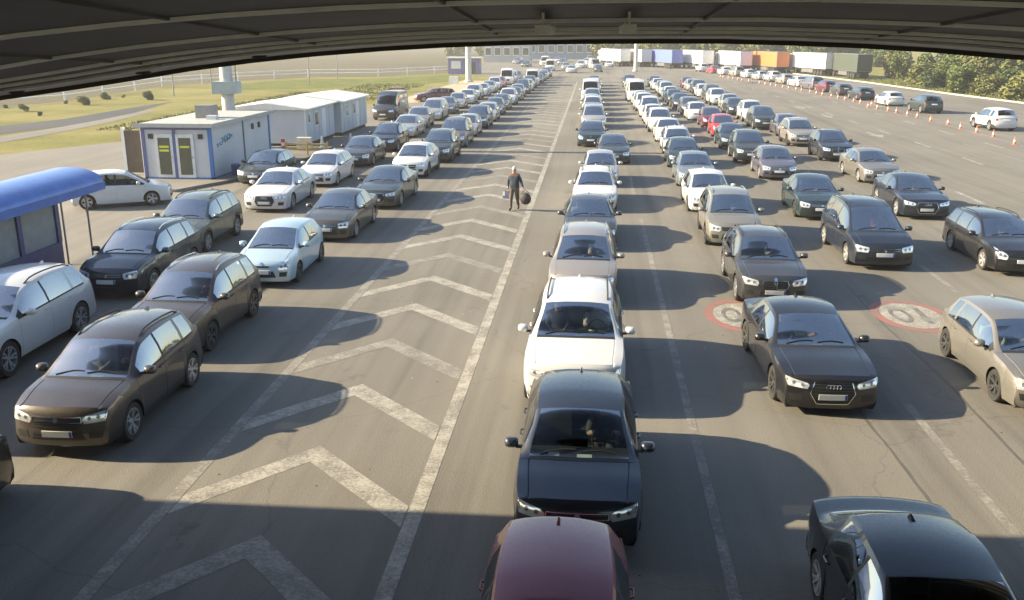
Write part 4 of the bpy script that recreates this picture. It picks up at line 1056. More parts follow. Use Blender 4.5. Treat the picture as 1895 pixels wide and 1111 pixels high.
PAINTS = {
 'brown grey': ((.066, .054, .048), .5), 'brown': ((.072, .054, .042), .5), 'light blue': ((.42, .56, .66), .3), 'olive grey': ((.075, .074, .062), .5),
 'dark green grey': ((.045, .055, .052), .5), 'white': ((.55, .56, .57), .0), 'grey': ((.13, .135, .14), .5), 'silver': ((.50, .50, .49), .6),
 'dark navy': ((.016, .022, .036), .35), 'black': ((.010, .010, .012), .2), 'dark red': ((.22, .018, .035), .3), 'red': ((.42, .02, .03), .1),
 'beige grey': ((.34, .31, .28), .5), 'dark grey': ((.055, .057, .060), .5), 'dark teal': ((.022, .040, .044), .4), 'gold beige': ((.20, .19, .172), .5),
 'tan grey': ((.25, .24, .20), .5), 'dusky purple': ((.14, .13, .17), .5), 'pale green': ((.45, .52, .48), .3), 'grey green': ((.12, .14, .13), .5), 'blue grey': ((.20, .24, .28), .5), 'maroon': ((.12, .02, .04), .3),
}
CARTYPE = {}
KINDNAME = {'suv_c': 'SUV', 'suv_a': 'tall SUV', 'suv_b': 'SUV', 'bigsuv': 'large SUV', 'suv_k': 'compact SUV', 'crossover': 'crossover', 'hatch': 'small hatchback', 'golf': 'hatchback', 'sedan_a': 'saloon', 'sedan_b': 'saloon', 'estate': 'estate car', 'mpv': 'people carrier', 'van': 'panel van'}
NCAR = [0]
def place_car(typ, colour, x, yf, label, group, lod=0, rz=0.0, cat='car', rim=None):
    """x = centre line, yf = where the front wheels stand; nose towards -Y when rz is 0"""
    if typ not in CARTYPE: CARTYPE[typ] = build_car_type(typ)
    T = CARTYPE[typ]; sp = T['spec']
    loc = Vector((x, yf, 0)) - Matrix.Rotation(rz, 3, 'Z') @ Vector((0, sp['fo'] - sp['L'] / 2, 0))
    nm = {'suv_c': 'suv', 'suv_a': 'suv', 'suv_b': 'suv', 'bigsuv': 'suv', 'suv_k': 'suv', 'crossover': 'crossover', 'hatch': 'hatchback', 'golf': 'hatchback', 'sedan_a': 'saloon_car', 'sedan_b': 'saloon_car', 'estate': 'estate_car', 'mpv': 'people_carrier', 'van': 'panel_van'}[typ]
    root = empty(nm, loc, rz)
    tag(root, label, 'van' if typ == 'van' else cat, group)
    col, met = PAINTS[colour]; pmat = paint(colour.replace(' ', '_'), col, met)
    made = []
    for (pn, me, role, par, lc, prz) in (T['parts'] if lod == 0 else T['far']):
        o = bpy.data.objects.new(pn, me); COL.objects.link(o)
        o.parent = root if par < 0 else made[par]
        o.location = lc
        if prz: o.rotation_euler = (0, 0, prz)
        if role == 'paint':
            o.material_slots[0].link = 'OBJECT'; o.material_slots[0].material = pmat
        if role == 'rim' and rim is not None:
            o.material_slots[0].link = 'OBJECT'; o.material_slots[0].material = rim
        made.append(o)
    NCAR[0] += 1
    root['typ'] = typ
    return root

# ================================================================== the queues
ORD = ['first', 'second', 'third', 'fourth', 'fifth', 'sixth', 'seventh', 'eighth', 'ninth', 'tenth', 'eleventh', 'twelfth', 'thirteenth', 'fourteenth', 'fifteenth', 'sixteenth',
       'seventeenth', 'eighteenth', 'nineteenth', 'twentieth', 'twenty-first', 'twenty-second', 'twenty-third', 'twenty-fourth', 'twenty-fifth', 'twenty-sixth', 'twenty-seventh', 'twenty-eighth']
LANES = {
 'L1': (-9.1, 'in the queue bordering the painted chevrons'),
 'L2': (-12.95, 'in the queue next to the booth'),
 'R1': (-0.10, 'in the queue along the solid white line'),
 'R2': (4.75, 'in the second queue beyond the line'),
 'R3': (8.92, 'in the third queue beyond the line'),
 'R4': (13.25, 'in the fourth queue beyond the line'),
}
Q = {
 'L1': [(8.75, 'sedan_b', 'black', -.62), (14.3, 'suv_c', 'brown grey', .3), (19.1, 'suv_b', 'brown', -.25), (25.2, 'hatch', 'light blue', -.1), (31.3, 'sedan_b', 'olive grey'), (37.6, 'sedan_a', 'dark green grey', .3), (46.2, 'crossover', 'white', .0),
        (52.0, 'suv_b', 'dark green grey', .35), (59.3, 'mpv', 'grey', .15), (65.8, 'hatch', 'silver', .1), (71.6, 'suv_a', 'dark grey', .2), (78.0, 'estate', 'silver', .15), (84.6, 'hatch', 'grey green', .2), (90.6, 'sedan_b', 'grey', .1),
        (97.2, 'suv_b', 'white', .2), (103.6, 'sedan_b', 'dark grey', .3), (110.2, 'golf', 'silver', .2), (116.4, 'mpv', 'dark grey', .3), (123.2, 'hatch', 'white', .4), (129.4, 'suv_a', 'grey', .3), (136.0, 'van', 'white', .3), (144.0, 'sedan_b', 'dark navy', .5), (151, 'golf', 'black', .6), (158, 'hatch', 'white', .7), (165, 'suv_b', 'dark grey', .8)],
 'L2': [(17.1, 'bigsuv', 'white'), (23.6, 'suv_b', 'dark navy', .1), (28.6, 'suv_a', 'grey green', -.45), (36.5, 'sedan_a', 'white', -.15), (43.0, 'golf', 'white', .0), (50.0, 'sedan_b', 'dark grey', .1), (56.6, 'suv_k', 'dark navy', .1), (65.0, 'sedan_b', 'silver', -.3),
        (71.6, 'crossover', 'beige grey', -.6), (78.6, 'mpv', 'silver', -.7), (85.6, 'sedan_b', 'grey', -.6), (92.0, 'hatch', 'silver', -.5), (98.6, 'golf', 'white', -.4), (105.0, 'suv_a', 'white', -.6), (111.6, 'hatch', 'white', -.4), (118.0, 'sedan_b', 'silver', -.3), (124.6, 'suv_b', 'white', -.2), (131.0, 'golf', 'red', -.2), (138.6, 'van', 'white', .2), (147.0, 'mpv', 'white', .2), (154, 'golf', 'grey', .3)],
 'R1': [(7.05, 'hatch', 'dark red', -.18), (11.98, 'crossover', 'dark navy', .02), (16.9, 'bigsuv', 'white', -.13), (24.0, 'suv_b', 'beige grey', -.06), (30.7, 'sedan_b', 'dark grey', .1), (37.7, 'estate', 'white', .28), (44.1, 'hatch', 'silver', .55), (52.3, 'sedan_b', 'dark green grey', 1.35), (60.5, 'estate', 'dark teal', .06),
        (72.3, 'mpv', 'silver', .2), (78.8, 'golf', 'grey', .1), (84.6, 'suv_b', 'white', .1), (90.8, 'hatch', 'pale green', .0), (97.4, 'suv_a', 'silver', .0), (104.2, 'van', 'white', -.2), (113, 'sedan_b', 'white', .0), (120, 'mpv', 'silver', .1), (128, 'golf', 'white', .2), (136, 'sedan_b', 'grey', .2)],
 'R2': [(7.7, 'sedan_b', 'black', -.92), (17.25, 'sedan_a', 'black', -.2), (24.34, 'suv_k', 'dark grey', .1), (31.3, 'suv_b', 'tan grey', .08), (37.6, 'golf', 'white', .08), (44.2, 'sedan_b', 'blue grey', .2), (50.8, 'golf', 'dark teal', .25), (56.9, 'estate', 'white', .45), (63.6, 'sedan_b', 'white', .4), (70.2, 'suv_a', 'white', .3),
        (77.0, 'hatch', 'white', .25), (83.4, 'mpv', 'white', .3), (90.2, 'suv_b', 'white', .2), (97.0, 'hatch', 'white', .2), (103.4, 'van', 'white', .0), (111.6, 'golf', 'dark grey', .2), (118.4, 'sedan_b', 'beige grey', .2), (126, 'hatch', 'white', .3), (134, 'suv_b', 'dark grey', .3)],
 'R3': [(17.5, 'golf', 'gold beige', -.12), (28.84, 'mpv', 'dark navy', .0), (36.7, 'sedan_b', 'dark teal', .0), (47.0, 'golf', 'dusky purple', .35), (53.2, 'suv_b', 'dark green grey', .0), (60.0, 'sedan_b', 'dark teal', .05), (67.1, 'hatch', 'red', .35), (74.0, 'hatch', 'maroon', .4), (80.4, 'golf', 'white', .0), (86.8, 'estate', 'grey', .0),
        (93.4, 'sedan_b', 'dark grey', -.2), (100.0, 'hatch', 'dark teal', -.3), (106.6, 'golf', 'white', -.2), (113.0, 'suv_a', 'pale green', -.2), (120.0, 'hatch', 'silver', -.2), (127, 'sedan_b', 'white', -.2), (135, 'golf', 'dark navy', -.2)],
 'R4': [(28.4, 'estate', 'black', -.42), (37.2, 'sedan_a', 'dark navy', -.25), (46.2, 'sedan_b', 'gold beige', .65), (54.4, 'suv_k', 'dark navy', .65), (61.8, 'suv_b', 'beige grey', .3), (68.0, 'golf', 'dusky purple', .75), (72.9, 'suv_b', 'dark green grey', -.1), (79.6, 'suv_a', 'white', .1), (86.4, 'golf', 'dark grey', -.2), (92.6, 'sedan_b', 'silver', .1), (98.8, 'suv_b', 'white', -.3),
        (105.2, 'mpv', 'olive grey', .0), (112.0, 'estate', 'white', -.2), (118.6, 'suv_a', 'dark green grey', -.1), (125.4, 'hatch', 'silver', -.2), (132, 'golf', 'maroon', -.2)],
}
OCC = []
M_STEELRIM = simple('steel_wheel_cover', (.34, .34, .35), .45, .3)
for ln, cars in Q.items():
    x0, desc = LANES[ln]; n = 0
    for c in cars:
        y, typ, colour = c[:3]; dx = c[3] if len(c) > 3 else 0.0
        n += 1
        lab = '%s %s, %s from the canopy %s' % (colour, KINDNAME[typ], ORD[n - 1], desc)
        cr_ = place_car(typ, colour, x0 + dx, y, lab, 'cars queuing towards the canopy', 0 if y < 62 else 1, R(random.uniform(-1.8, 1.8)) if y > 12 else 0.0, rim=random.choice([None, None, M_RIMD, M_STEELRIM]))
        if 9 < y < 48: OCC.append((cr_, typ, lab))
# third line beside the containers and parked cars
place_car('golf', 'dark green grey', -16.0, 43.2, 'dark green grey hatchback half hidden beside the white hatchback near the platform', 'cars near the containers', 0)
place_car('hatch', 'white', -18.75, 37.6, 'small white hatchback parked sideways in front of the office container', 'cars near the containers', 0, R(118))
place_car('van', 'dark grey', -17.6, 78.6, 'dark grey panel van at the end of the white gabled containers', 'cars near the containers', 1, R(-4))
place_car('estate', 'maroon', -18.6, 101.5, 'maroon estate car parked sideways on the gravel beside the queues', 'cars near the containers', 1, R(-70))
# queue beyond the cones, driving away
fq = [(30.7, 73.6, 'suv_b', 'white'), (31.1, 90.2, 'suv_a', 'dark teal'), (30.6, 99.2, 'golf', 'white'), (30.2, 108.6, 'estate', 'dark navy'), (30.0, 116.4, 'golf', 'dark grey'), (29.7, 123.4, 'hatch', 'maroon'), (29.4, 130.0, 'mpv', 'dusky purple'),
      (29.0, 137, 'sedan_b', 'white'), (28.5, 144, 'hatch', 'beige grey'), (27.9, 151, 'suv_b', 'white'), (27.2, 158, 'golf', 'silver'), (26.4, 165, 'hatch', 'white'), (25.4, 172, 'mpv', 'beige grey'), (24.2, 179, 'golf', 'white'), (23, 186, 'sedan_b', 'red'), (21.6, 193, 'suv_a', 'white')]
for k, (x, y, typ, colour) in enumerate(fq):
    place_car(typ, colour, x, y + 2.5, '%s %s driving away, %s in the line behind the cones' % (colour, KINDNAME[typ], ORD[k]), 'cars driving away behind the cones', 1, R(180 + (3 if y < 120 else 9)))
# small vehicles far off among the lorries
fl = [(-9, 196, 'van', 'white'), (-6, 205, 'sedan_b', 'silver'), (-3, 214, 'mpv', 'white'), (0.5, 206, 'van', 'silver'), (3.5, 222, 'golf', 'white'), (-12, 230, 'van', 'white'), (-8, 238, 'suv_b', 'grey'), (-2, 244, 'hatch', 'white'), (4, 250, 'van', 'white'), (8, 236, 'sedan_b', 'dark grey'), (-16, 222, 'golf', 'dark teal'), (1, 190, 'hatch', 'dark grey'), (-4.5, 186, 'golf', 'white'), (-20, 246, 'mpv', 'blue grey'), (12, 228, 'suv_a', 'white'), (-10, 262, 'sedan_b', 'white'), (6, 268, 'van', 'silver'), (-1, 275, 'suv_b', 'beige grey')]
for k, (x, y, typ, colour) in enumerate(fl):
    place_car(typ, colour, x, y, '%s %s far off before the halls, %s vehicle there' % (colour, KINDNAME[typ], ORD[sorted(range(len(fl)), key=lambda q: fl[q][1]).index(k)]), 'vehicles far off before the buildings', 1, R(random.uniform(-12, 12)))

# ================================================================== lorries
M_LTYRE = M_TYRE
def lorry(x, y, rz, box_mat, cab_col, label, lower=None):
    """nose along -Y of its own frame"""
    r = empty('lorry', (x, y, 0), rz); tag(r, label, 'lorry', 'lorries parked beyond the cones')
    MB().box(-1.25, 1.25, -2.4, 11.0, 1.25, 3.95).build('trailer_box', box_mat, r)
    for zz in (1.2, 3.95): MB().box(-1.27, 1.27, -2.42, 11.02, zz - .0, zz + .06).build('trailer_rail', M_STEEL, r)
    for yy in (-2.43, 10.98):
        for xx in (-1.27, 1.21): MB().box(xx, xx + .06, yy, yy + .05, 1.26, 3.95).build('corner_post', M_STEEL, r)
    MB().box(-1.1, 1.1, -2.3, 10.8, .98, 1.2).build('chassis', M_DARK, r)
    for xx in (-1.22, 1.16): MB().box(xx, xx + .06, 1.6, 6.2, .45, 1.1).build('side_guard', lower or M_STEEL, r)
    cm = paint(cab_col.replace(' ', '_'), *PAINTS[cab_col])
    cb = MB(); prof = [(-5.0, .55), (-5.05, 1.2), (-4.95, 1.9), (-4.72, 3.0), (-4.3, 3.55), (-2.9, 3.75), (-2.85, .8), (-3.2, .55)]
    cb.prism(prof, -1.22, 1.22, 0, 'yz'); cab_ = cb.build('cab', cm, r)
    w_ = MB().add([(-1.1, -4.985, 1.98), (1.1, -4.985, 1.98), (1.05, -4.775, 2.9), (-1.05, -4.775, 2.9)], [(0, 1, 2, 3)]).build('windscreen', M_DOORG, cab_)
    for sx in (-1, 1):
        MB().add([(sx * 1.228, -4.75, 2.0), (sx * 1.228, -3.75, 2.0), (sx * 1.228, -3.75, 2.85), (sx * 1.228, -4.6, 2.85)], [(0, 1, 2, 3)]).build('side_window', M_DOORG, cab_)
        MB().box(sx * 1.25 - .08 + sx * .16, sx * 1.25 + .08 + sx * .16, -4.9, -4.75, 2.1, 2.75).build('mirror', M_TRIM, cab_)
    for (yy) in (-4.0, -1.0, 7.0, 8.2, 9.4):
        for sx in (-1, 1):
            m_ = MB().lathe([(.0, .13), (.2, .13), (.28, .10), (.46, .15), (.5, .1), (.5, -.1), (.46, -.15)], 16, 'x'); m_.build('wheel', M_LTYRE, r, 40, loc=(sx * 1.08, yy, .5), rz=0 if sx > 0 else math.pi)
    return r
LB = {'white': simple('trailer_white', (.74, .74, .72), .5), 'blue': simple('trailer_blue', (.10, .15, .48), .5), 'orange': simple('trailer_orange', (.50, .15, .045), .5), 'pinkish white': simple('trailer_pinkish', (.72, .66, .68), .5), 'dark green': simple('trailer_dark_green', (.045, .06, .045), .6), 'cream': simple('trailer_cream', (.68, .64, .55), .5), 'grey': simple('trailer_grey', (.3, .3, .32), .5)}
for k, (px, py, col, cabc, rz) in enumerate([(1100, 128, 'white', 'white', 20), (1140, 129, 'cream', 'white', 18), (1195, 132, 'blue', 'white', 16), (1252, 134, 'white', 'white', 14), (1320, 138, 'pinkish white', 'silver', 12), (1383, 141, 'orange', 'white', 12), (1463, 146, 'pinkish white', 'white', 14), (1535, 152, 'dark green', 'dark grey', 4), (1065, 112, 'white', 'white', 30), (1010, 112, 'grey', 'blue grey', 60)]):
    p = ground(px, py) * 1.1
    lorry(p.x + 3.5, p.y + 6, R(180 + rz), LB[col], cabc, ['white box lorry between the cream lorry and the far mast', 'cream box lorry beside the blue lorry', 'lorry with a plain blue trailer', 'white box lorry right behind the blue one', 'pinkish white lorry following the orange one', 'lorry with an orange trailer', 'long pinkish white lorry ahead of the dark green one', 'dark green lorry nearest the shrub thicket', 'white lorry far off beyond the first mast row', 'grey lorry standing crosswise before the far hall'][k])

# far buildings
def hall(name, x, y, w_, d_, h_, mat, label, bays=6, rz=0.0):
    r = empty(name, (x, y, 0), rz); tag(r, label, 'building')
    MB().box(-w_ / 2, w_ / 2, 0, d_, 0, h_).build('wall', mat, r)
    MB().box(-w_ / 2 - .3, w_ / 2 + .3, -.3, d_ + .3, h_, h_ + .35).build('roof', M_STEEL, r)
    for k in range(bays):
        xx = -w_ / 2 + w_ * (k + .5) / bays
        f = MB().box(xx - w_ / bays * .33, xx + w_ / bays * .33, -.06, .02, h_ * .35, h_ * .8).build('window', M_WROOF, r)
        MB().box(xx - w_ / bays * .29, xx + w_ / bays * .29, -.08, -.05, h_ * .39, h_ * .76).build('pane', M_DOORG, f)
    return r
hall('customs_hall', -24, 262, 13, 8, 5.0, simple('hall_grey', (.40, .40, .40), .7), 'pale grey customs hall beyond the queues', 5)
hall('customs_hall', -6, 300, 30, 10, 5.6, simple('hall_blue_grey', (.20, .26, .34), .6), 'wide blue grey hall at the far end of the yard', 10)
hall('customs_hall', 26, 330, 26, 10, 5.4, simple('hall_pale', (.42, .38, .38), .7), 'pinkish pale hall behind the far lorries', 8)
o = empty('purple_kiosk', (-24.5, 178, 0)); tag(o, 'small violet kiosk with white sign beside the far mast', 'kiosk')
MB().box(-3.0, 3.0, 0, 3, 0, 2.9).build('wall', simple('kiosk_violet', (.20, .17, .36), .5), o); MB().box(-3.2, 3.2, -.3, 3.2, 2.9, 3.1).build('roof', M_WROOF, o)
MB().box(-2.4, -.6, -.04, .02, 1.0, 2.4).build('sign', M_WROOF, o); MB().box(.4, 2.2, -.04, .02, .1, 2.2).build('door', M_DOORG, o)
o = obj('gravel_strip', mesh('gravel_strip', [(-22, 100, .0), (-15.25, 100, .0), (-15.2, 150, .0), (-21, 152, .0)], [(0, 1, 2, 3)], [simple('pale_gravel', (.36, .30, .20), .9, var=.3, scale=2, bump=.5)])); o['kind'] = 'structure'; o.location.z = -.006
o = empty('storage_crate', (-19.4, 92.4, 0)); tag(o, 'upright brown crate standing behind the dark van', 'crate')
MB().box(-.7, .7, -.6, .6, .12, 2.0).build('box', simple('crate_brown', (.22, .15, .12), .7), o)
for xx in (-.72, -.06, .6): MB().box(xx, xx + .12, -.63, .63, 0, .12).build('skid', M_BARK, o)
for xx in (-.70, .58): MB().box(xx, xx + .12, -.625, -.6, .12, 2.0).build('batten', M_BARK, o)
o = empty('concrete_block', (-21.0, 141, 0)); tag(o, 'pale concrete block on the gravel near the far mast', 'block')
MB().prism([(-.7, 0), (.7, 0), (.6, 1.1), (-.6, 1.1)], -.5, .5).build('block', M_WROOF, o); MB().box(-.15, .15, -.1, .1, 1.1, 1.2).build('lifting_eye', M_STEEL, o)

# ================================================================== cones
M_CONE = simple('cone_orange', (.62, .13, .05), .5); M_CWHITE = simple('cone_white_band', (.75, .74, .72), .5)
ct = MB().box(-.2, .2, -.2, .2, 0, .04); ct = mesh('cone_base', ct.v, ct.f, [M_CONE], ct.mi)
c1 = MB().lathe([(.15, .04), (.115, .26)], 14); c1 = mesh('cone_lower', c1.v, c1.f, [M_CONE], c1.mi, 40)
c2 = MB().lathe([(.117, .26), (.085, .46)], 14); c2 = mesh('cone_band', c2.v, c2.f, [M_CWHITE], c2.mi, 40)
c3 = MB().lathe([(.085, .46), (.035, .72), (.0, .73)], 14); c3 = mesh('cone_tip', c3.v, c3.f, [M_CONE], c3.mi, 40)
cpx = [(1877, 268), (1838, 254), (1807, 246), (1777, 239), (1754, 231), (1722, 225), (1697, 218), (1679, 214), (1659, 209), (1643, 206), (1623, 202), (1606, 199)]
cones = [ground(*p) for p in cpx]
y = cones[-1].y
while y < 168:
    y += 2.6 + .5 * random.random(); t = (y - 98) / 70; cones.append(Vector((28.6 - 6.5 * t ** 1.5 + random.uniform(-.15, .15), y, 0)))
for k, p in enumerate(cones):
    s = .72
    o = empty('traffic_cone', (p.x, p.y, .0), random.uniform(0, 1.5)); o.scale = (s, s, s)
    tag(o, 'orange traffic cone with white band in the row beside the departing cars', 'cone', 'traffic cones along the departing line')
    for nm, me in (('base', ct), ('lower_cone', c1), ('white_band', c2), ('tip', c3)): obj(nm, me, o)

# ================================================================== person walking with bags
def skinned(name, chains, mats, classify, parent=None, sub=2):
    me = bpy.data.meshes.new(name); vs = []; es = []; rad = []; names = {}
    for ch in chains:
        prev = None
        for (key, p, r) in ch:
            if key in names and p is None: idx = names[key]
            else:
                idx = len(vs); vs.append(p); rad.append(r)
                if key: names[key] = idx
            if prev is not None: es.append((prev, idx))
            prev = idx
    me.from_pydata(vs, es, []); o = bpy.data.objects.new(name, me); COL.objects.link(o)
    md = o.modifiers.new('skin', 'SKIN'); md.use_smooth_shade = True
    for k, sv in enumerate(me.skin_vertices[0].data):
        r = rad[k]; r = r if isinstance(r, tuple) else (r, r); q = 1.3 if vs[k][2] < 1.45 else 1.15; sv.radius = (r[0] * q, r[1] * q); sv.use_root = (k == 0)
    ss = o.modifiers.new('sub', 'SUBSURF'); ss.levels = sub; ss.render_levels = sub
    dg = bpy.context.evaluated_depsgraph_get(); ev = o.evaluated_get(dg)
    nm = bpy.data.meshes.new_from_object(ev); o.modifiers.clear(); o.data = nm
    for m_ in mats: nm.materials.append(m_)
    for pl in nm.polygons: pl.use_smooth = True; pl.material_index = classify(pl.center)
    if parent: o.parent = parent
    return o
pp = ground(952, 389)
man = empty('person', (pp.x, pp.y, 0), R(-12)); tag(man, 'person in a dark blue top walking with bags across the painted chevrons', 'person')
M_SKIN = simple('skin', (.42, .25, .18), .55); M_TOP = simple('dark_blue_top', (.030, .040, .062), .85, var=.3); M_TOP2 = simple('reddish_shoulder_panel', (.13, .07, .06), .85); M_TRO = simple('brown_trousers', (.12, .095, .065), .85, var=.25); M_SHOE = simple('dark_shoes', (.03, .025, .02), .6); M_HAIR = simple('grey_hair', (.55, .53, .50), .8)
ch = [
 [('pel', (0, 0, .95), (.165, .12)), ('abd', (0, .0, 1.12), (.16, .115)), ('chest', (0, .0, 1.32), (.185, .125)), ('neck0', (0, -.01, 1.49), (.075, .07)), ('neck1', (0, -.02, 1.56), (.058, .058)), ('head', (0, -.03, 1.64), (.078, .092)), ('crown', (0, -.02, 1.74), (.068, .082))],
 [('chest', None, 0), ('shl', (.17, .0, 1.42), .075), ('ell', (.30, -.03, 1.17), .048), ('wrl', (.38, -.08, .96), .034), ('hl', (.40, -.10, .89), (.036, .022))],
 [('chest', None, 0), ('shr', (-.17, .0, 1.42), .075), ('elr', (-.27, .04, 1.15), .048), ('wrr', (-.27, -.03, .93), .034), ('hr', (-.27, -.05, .86), (.036, .022))],
 [('pel', None, 0), ('hpl', (.10, 0, .88), .10), ('knl', (.11, .06, .50), .062), ('anl', (.11, .20, .12), .043), ('tol', (.12, .09, .045), (.045, .035))],
 [('pel', None, 0), ('hpr', (-.10, 0, .88), .10), ('knr', (-.11, -.12, .50), .062), ('anr', (-.11, -.16, .10), .043), ('tor', (-.12, -.34, .04), (.045, .035))],
]
def cls(c):
    if c.z > 1.50 or (abs(c.x) > .25 and c.z < .98 and c.z > .6): return 0
    if c.z < .13: return 4
    if c.z < .93 and abs(c.x) < .22: return 3
    return 2 if c.z > 1.40 else 1
body = skinned('body', ch, [M_SKIN, M_TOP, M_TOP2, M_TRO, M_SHOE], cls, man)
for sx, hx, hy, hz in ((1, .40, -.10, .89), (-1, -.27, -.05, .86)):
    fm = MB()
    for k in range(4):
        dx = (k - 1.5) * .018; l = (.075, .085, .08, .065)[k]
        fm.bar((hx + dx, hy - .01, hz - .02), (hx + dx * 1.1, hy - .022, hz - .02 - l * .55), .0095, 6, r2=.009); fm.bar((hx + dx * 1.1, hy - .022, hz - .02 - l * .55), (hx + dx, hy + .005, hz - .02 - l), .009, 6, r2=.007)
    fm.bar((hx - sx * .03, hy - .01, hz + .01), (hx - sx * .045, hy - .03, hz - .04), .010, 6, r2=.008)
    fm.build('fingers', M_SKIN, man, 60)
# hair, ears and nose
hm = MB(); n = 12; vs = []
for a in range(7):
    ph_ = math.pi * .5 * a / 6
    for k in range(n):
        t = 2 * math.pi * k / n; low = .03 if math.sin(t) > -.2 else 0.0
        vs.append((.088 * math.cos(t) * math.cos(ph_), -.015 + .105 * math.sin(t) * math.cos(ph_), 1.695 - (low if a == 0 else 0) + .105 * math.sin(ph_)))
hm.add(vs, [(a * n + k, a * n + (k + 1) % n, (a + 1) * n + (k + 1) % n, (a + 1) * n + k) for a in range(6) for k in range(n)]); hm.build('hair', M_HAIR, man, 60)
fm = MB().add([(-.014, -.118, 1.625), (.014, -.118, 1.625), (0, -.145, 1.63), (0, -.116, 1.675)], [(0, 1, 2), (0, 2, 3), (1, 3, 2), (0, 3, 1)]); fm.build('nose', M_SKIN, man)
for sx in (-1, 1): MB().lathe([(0, .012), (.022, .008), (.03, 0), (.022, -.006)], 8, 'x').build('ear', M_SKIN, man, 60, loc=(sx * .083, -.02, 1.645))
for sx in (-1, 1): MB().lathe([(0, .006), (.009, .004), (.012, 0)], 8, 'x').build('eye', M_FASC, man, loc=(sx * .032, -.117, 1.665), rz=R(-90))
MB().box(-.025, .025, -.118, -.108, 1.588, 1.594).build('mouth', simple('lips', (.25, .10, .09), .6), man)
# round dark bag on a long strap, square bag in the other hand
bg_ = empty('round_bag', (pp.x + .46, pp.y - .14, 0), R(-12)); tag(bg_, 'round dark bag hanging from a strap in the walking person\'s hand', 'bag')
MB().lathe([(0, -.16), (.13, -.15), (.21, -.10), (.245, 0), (.21, .10), (.13, .15), (0, .16)], 24, 'x').build('bag_body', simple('bag_dark', (.035, .028, .026), .7), bg_, 40, loc=(0, 0, .50), rz=R(90))
for sx in (-1, 1): MB().tube([(sx * .2, 0, .68), (sx * .08, .0, .80), (-.04, 0.02, .87)], .012, 6).build('strap', M_TRIM, bg_)
bg2 = empty('square_bag', (pp.x - .27, pp.y + .0, 0), R(-12)); tag(bg2, 'square blue and white bag carried at the walking person\'s side', 'bag')
MB().prism([(-.20, .48), (.20, .48), (.18, .80), (-.18, .80)], -.08, .08).build('bag_body', simple('bag_blue', (.10, .11, .20), .7), bg2)
MB().prism([(-.203, .60), (-.10, .60), (-.10, .78), (-.185, .78)], -.084, -.078).build('pocket', M_WPAN, bg2)
MB().tube([(-.12, 0, .80), (-.06, -.0, .87), (.06, -.0, .87), (.12, 0, .80)], .012, 6).build('handle', M_TRIM, bg2)

# ================================================================== people sitting in the nearer cars
SHIRTS = {'pale': (.50, .50, .48), 'dark': (.05, .05, .06), 'blue': (.09, .13, .26), 'red': (.32, .06, .05), 'grey': (.22, .22, .22)}
def seated(drive, shirt):
    c0 = [[('pel', (0, .02, .10), (.17, .13)), ('abd', (0, .08, .28), (.16, .115)), ('chest', (0, .14, .47), (.19, .125)), ('nk', (0, .14, .63), (.068, .066)), ('n2', (0, .12, .69), (.055, .055)), ('hd', (0, .10, .78), (.08, .095)), ('cr', (0, .11, .89), (.068, .082))]]
    for sx in (1, -1):
        if drive: c0.append([('chest', None, 0), ('s%d' % sx, (sx * .19, .13, .56), .07), ('e%d' % sx, (sx * .27, -.06, .36), .047), ('w%d' % sx, (sx * .17, -.30, .50), .034), ('h%d' % sx, (sx * .13, -.38, .54), (.036, .026))])
        else: c0.append([('chest', None, 0), ('s%d' % sx, (sx * .19, .13, .56), .07), ('e%d' % sx, (sx * .25, .02, .32), .047), ('w%d' % sx, (sx * .13, -.18, .22), .034), ('h%d' % sx, (sx * .09, -.26, .20), (.036, .026))])
        c0.append([('pel', None, 0), ('t%d' % sx, (sx * .10, -.08, .11), .095), ('k%d' % sx, (sx * .13, -.42, .16), .065), ('a%d' % sx, (sx * .13, -.60, -.16), .045)])
    def cf(c):
        if c.z > .655 or (c.y < -.13 and (c.z > .34 if drive else (c.z > .17 and abs(c.x) < .16 and c.y > -.32 and c.z > .19))): return 0
        return 2 if c.z < .20 else 1
    o = skinned('seated_body', c0, [M_SKIN, simple('shirt_' + shirt, SHIRTS[shirt], .85), M_TRO], cf, None, 1)
    me = o.data; bpy.data.objects.remove(o); return me
BODYM = {(d, sh): seated(d, sh) for d in (True, False) for sh in SHIRTS}
hv = []; n = 10
for a in range(5):
    ph_ = math.pi * .5 * a / 4
    for k in range(n):
        t = 2 * math.pi * k / n; hv.append((.092 * math.cos(t) * math.cos(ph_), .115 + .108 * math.sin(t) * math.cos(ph_), .835 + .10 * math.sin(ph_)))
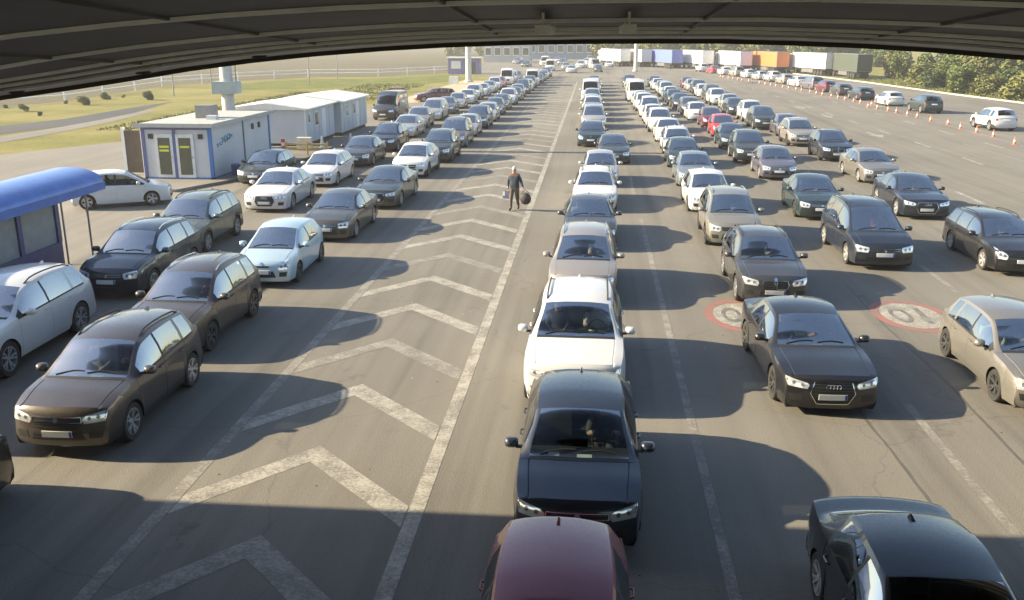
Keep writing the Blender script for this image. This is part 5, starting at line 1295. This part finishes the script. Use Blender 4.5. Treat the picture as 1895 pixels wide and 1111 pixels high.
HAIRM = {q: mesh('hair', hv, [(a * n + k, a * n + (k + 1) % n, (a + 1) * n + (k + 1) % n, (a + 1) * n + k) for a in range(4) for k in range(n)], [simple('hair_' + q, c_, .8)], None, 60) for q, c_ in (('dark', (.03, .022, .018)), ('brown', (.10, .06, .035)), ('grey', (.35, .34, .33)))}
NOSEM = mesh('nose', [(-.013, .012, .765), (.013, .012, .765), (0, -.014, .77), (0, .012, .815)], [(0, 1, 2), (0, 2, 3), (1, 3, 2)], [M_SKIN])
for k, (cr_, typ, lab) in enumerate(OCC):
    sp = SPEC[typ]; hw = sp['W'] / 2; ys = sp['cowl'][0] - sp['L'] / 2 + 1.18; zf = sp['z0'] + .16
    for side in (1, -1):
        if side < 0 and k % 5 in (1, 3): continue
        sh = random.choice(list(SHIRTS)); hr = random.choice(list(HAIRM))
        p = cr_.matrix_basis @ Vector((side * hw * .42, ys, zf + .13 + .5 * (sp['H'] - 1.46)))
        o = empty('person', p, cr_.rotation_euler.z); o.scale = (.9, .9, .9)
        tag(o, '%s in %s top inside %s' % ('driver' if side > 0 else 'passenger', sh, lab.split(',')[0] + ',' + lab.split(',')[1].replace(' from the canopy', '').replace('queue bordering the painted chevrons', 'chevron queue').replace('in the ', 'in ').replace('compact ', '').replace('queue next to the booth', 'booth queue').replace('queue along the solid white line', 'solid line queue').replace('queue beyond the line', 'queue')), 'person', 'people sitting in queuing cars')
        obj('body', BODYM[(side > 0, sh)], o); obj('hair', HAIRM[hr], o); obj('nose', NOSEM, o)

# ================================================================== morning haze
o = MB().box(-950, 950, -250, 1550, -1.2, 22.5).build('haze', [], None)
hm_ = bpy.data.materials.new('haze_air'); hm_.use_nodes = True; nt = hm_.node_tree; nt.nodes.clear()
ho = nt.nodes.new('ShaderNodeOutputMaterial'); hv_ = nt.nodes.new('ShaderNodeVolumePrincipled')
hv_.inputs['Density'].default_value = 0.0006; hv_.inputs['Color'].default_value = (.93, .94, .95, 1); hv_.inputs['Anisotropy'].default_value = .2
nt.links.new(hv_.outputs[0], ho.inputs['Volume']); o.data.materials.append(hm_); o['kind'] = 'stuff'; o['label'] = 'thin pale morning haze over the whole yard'
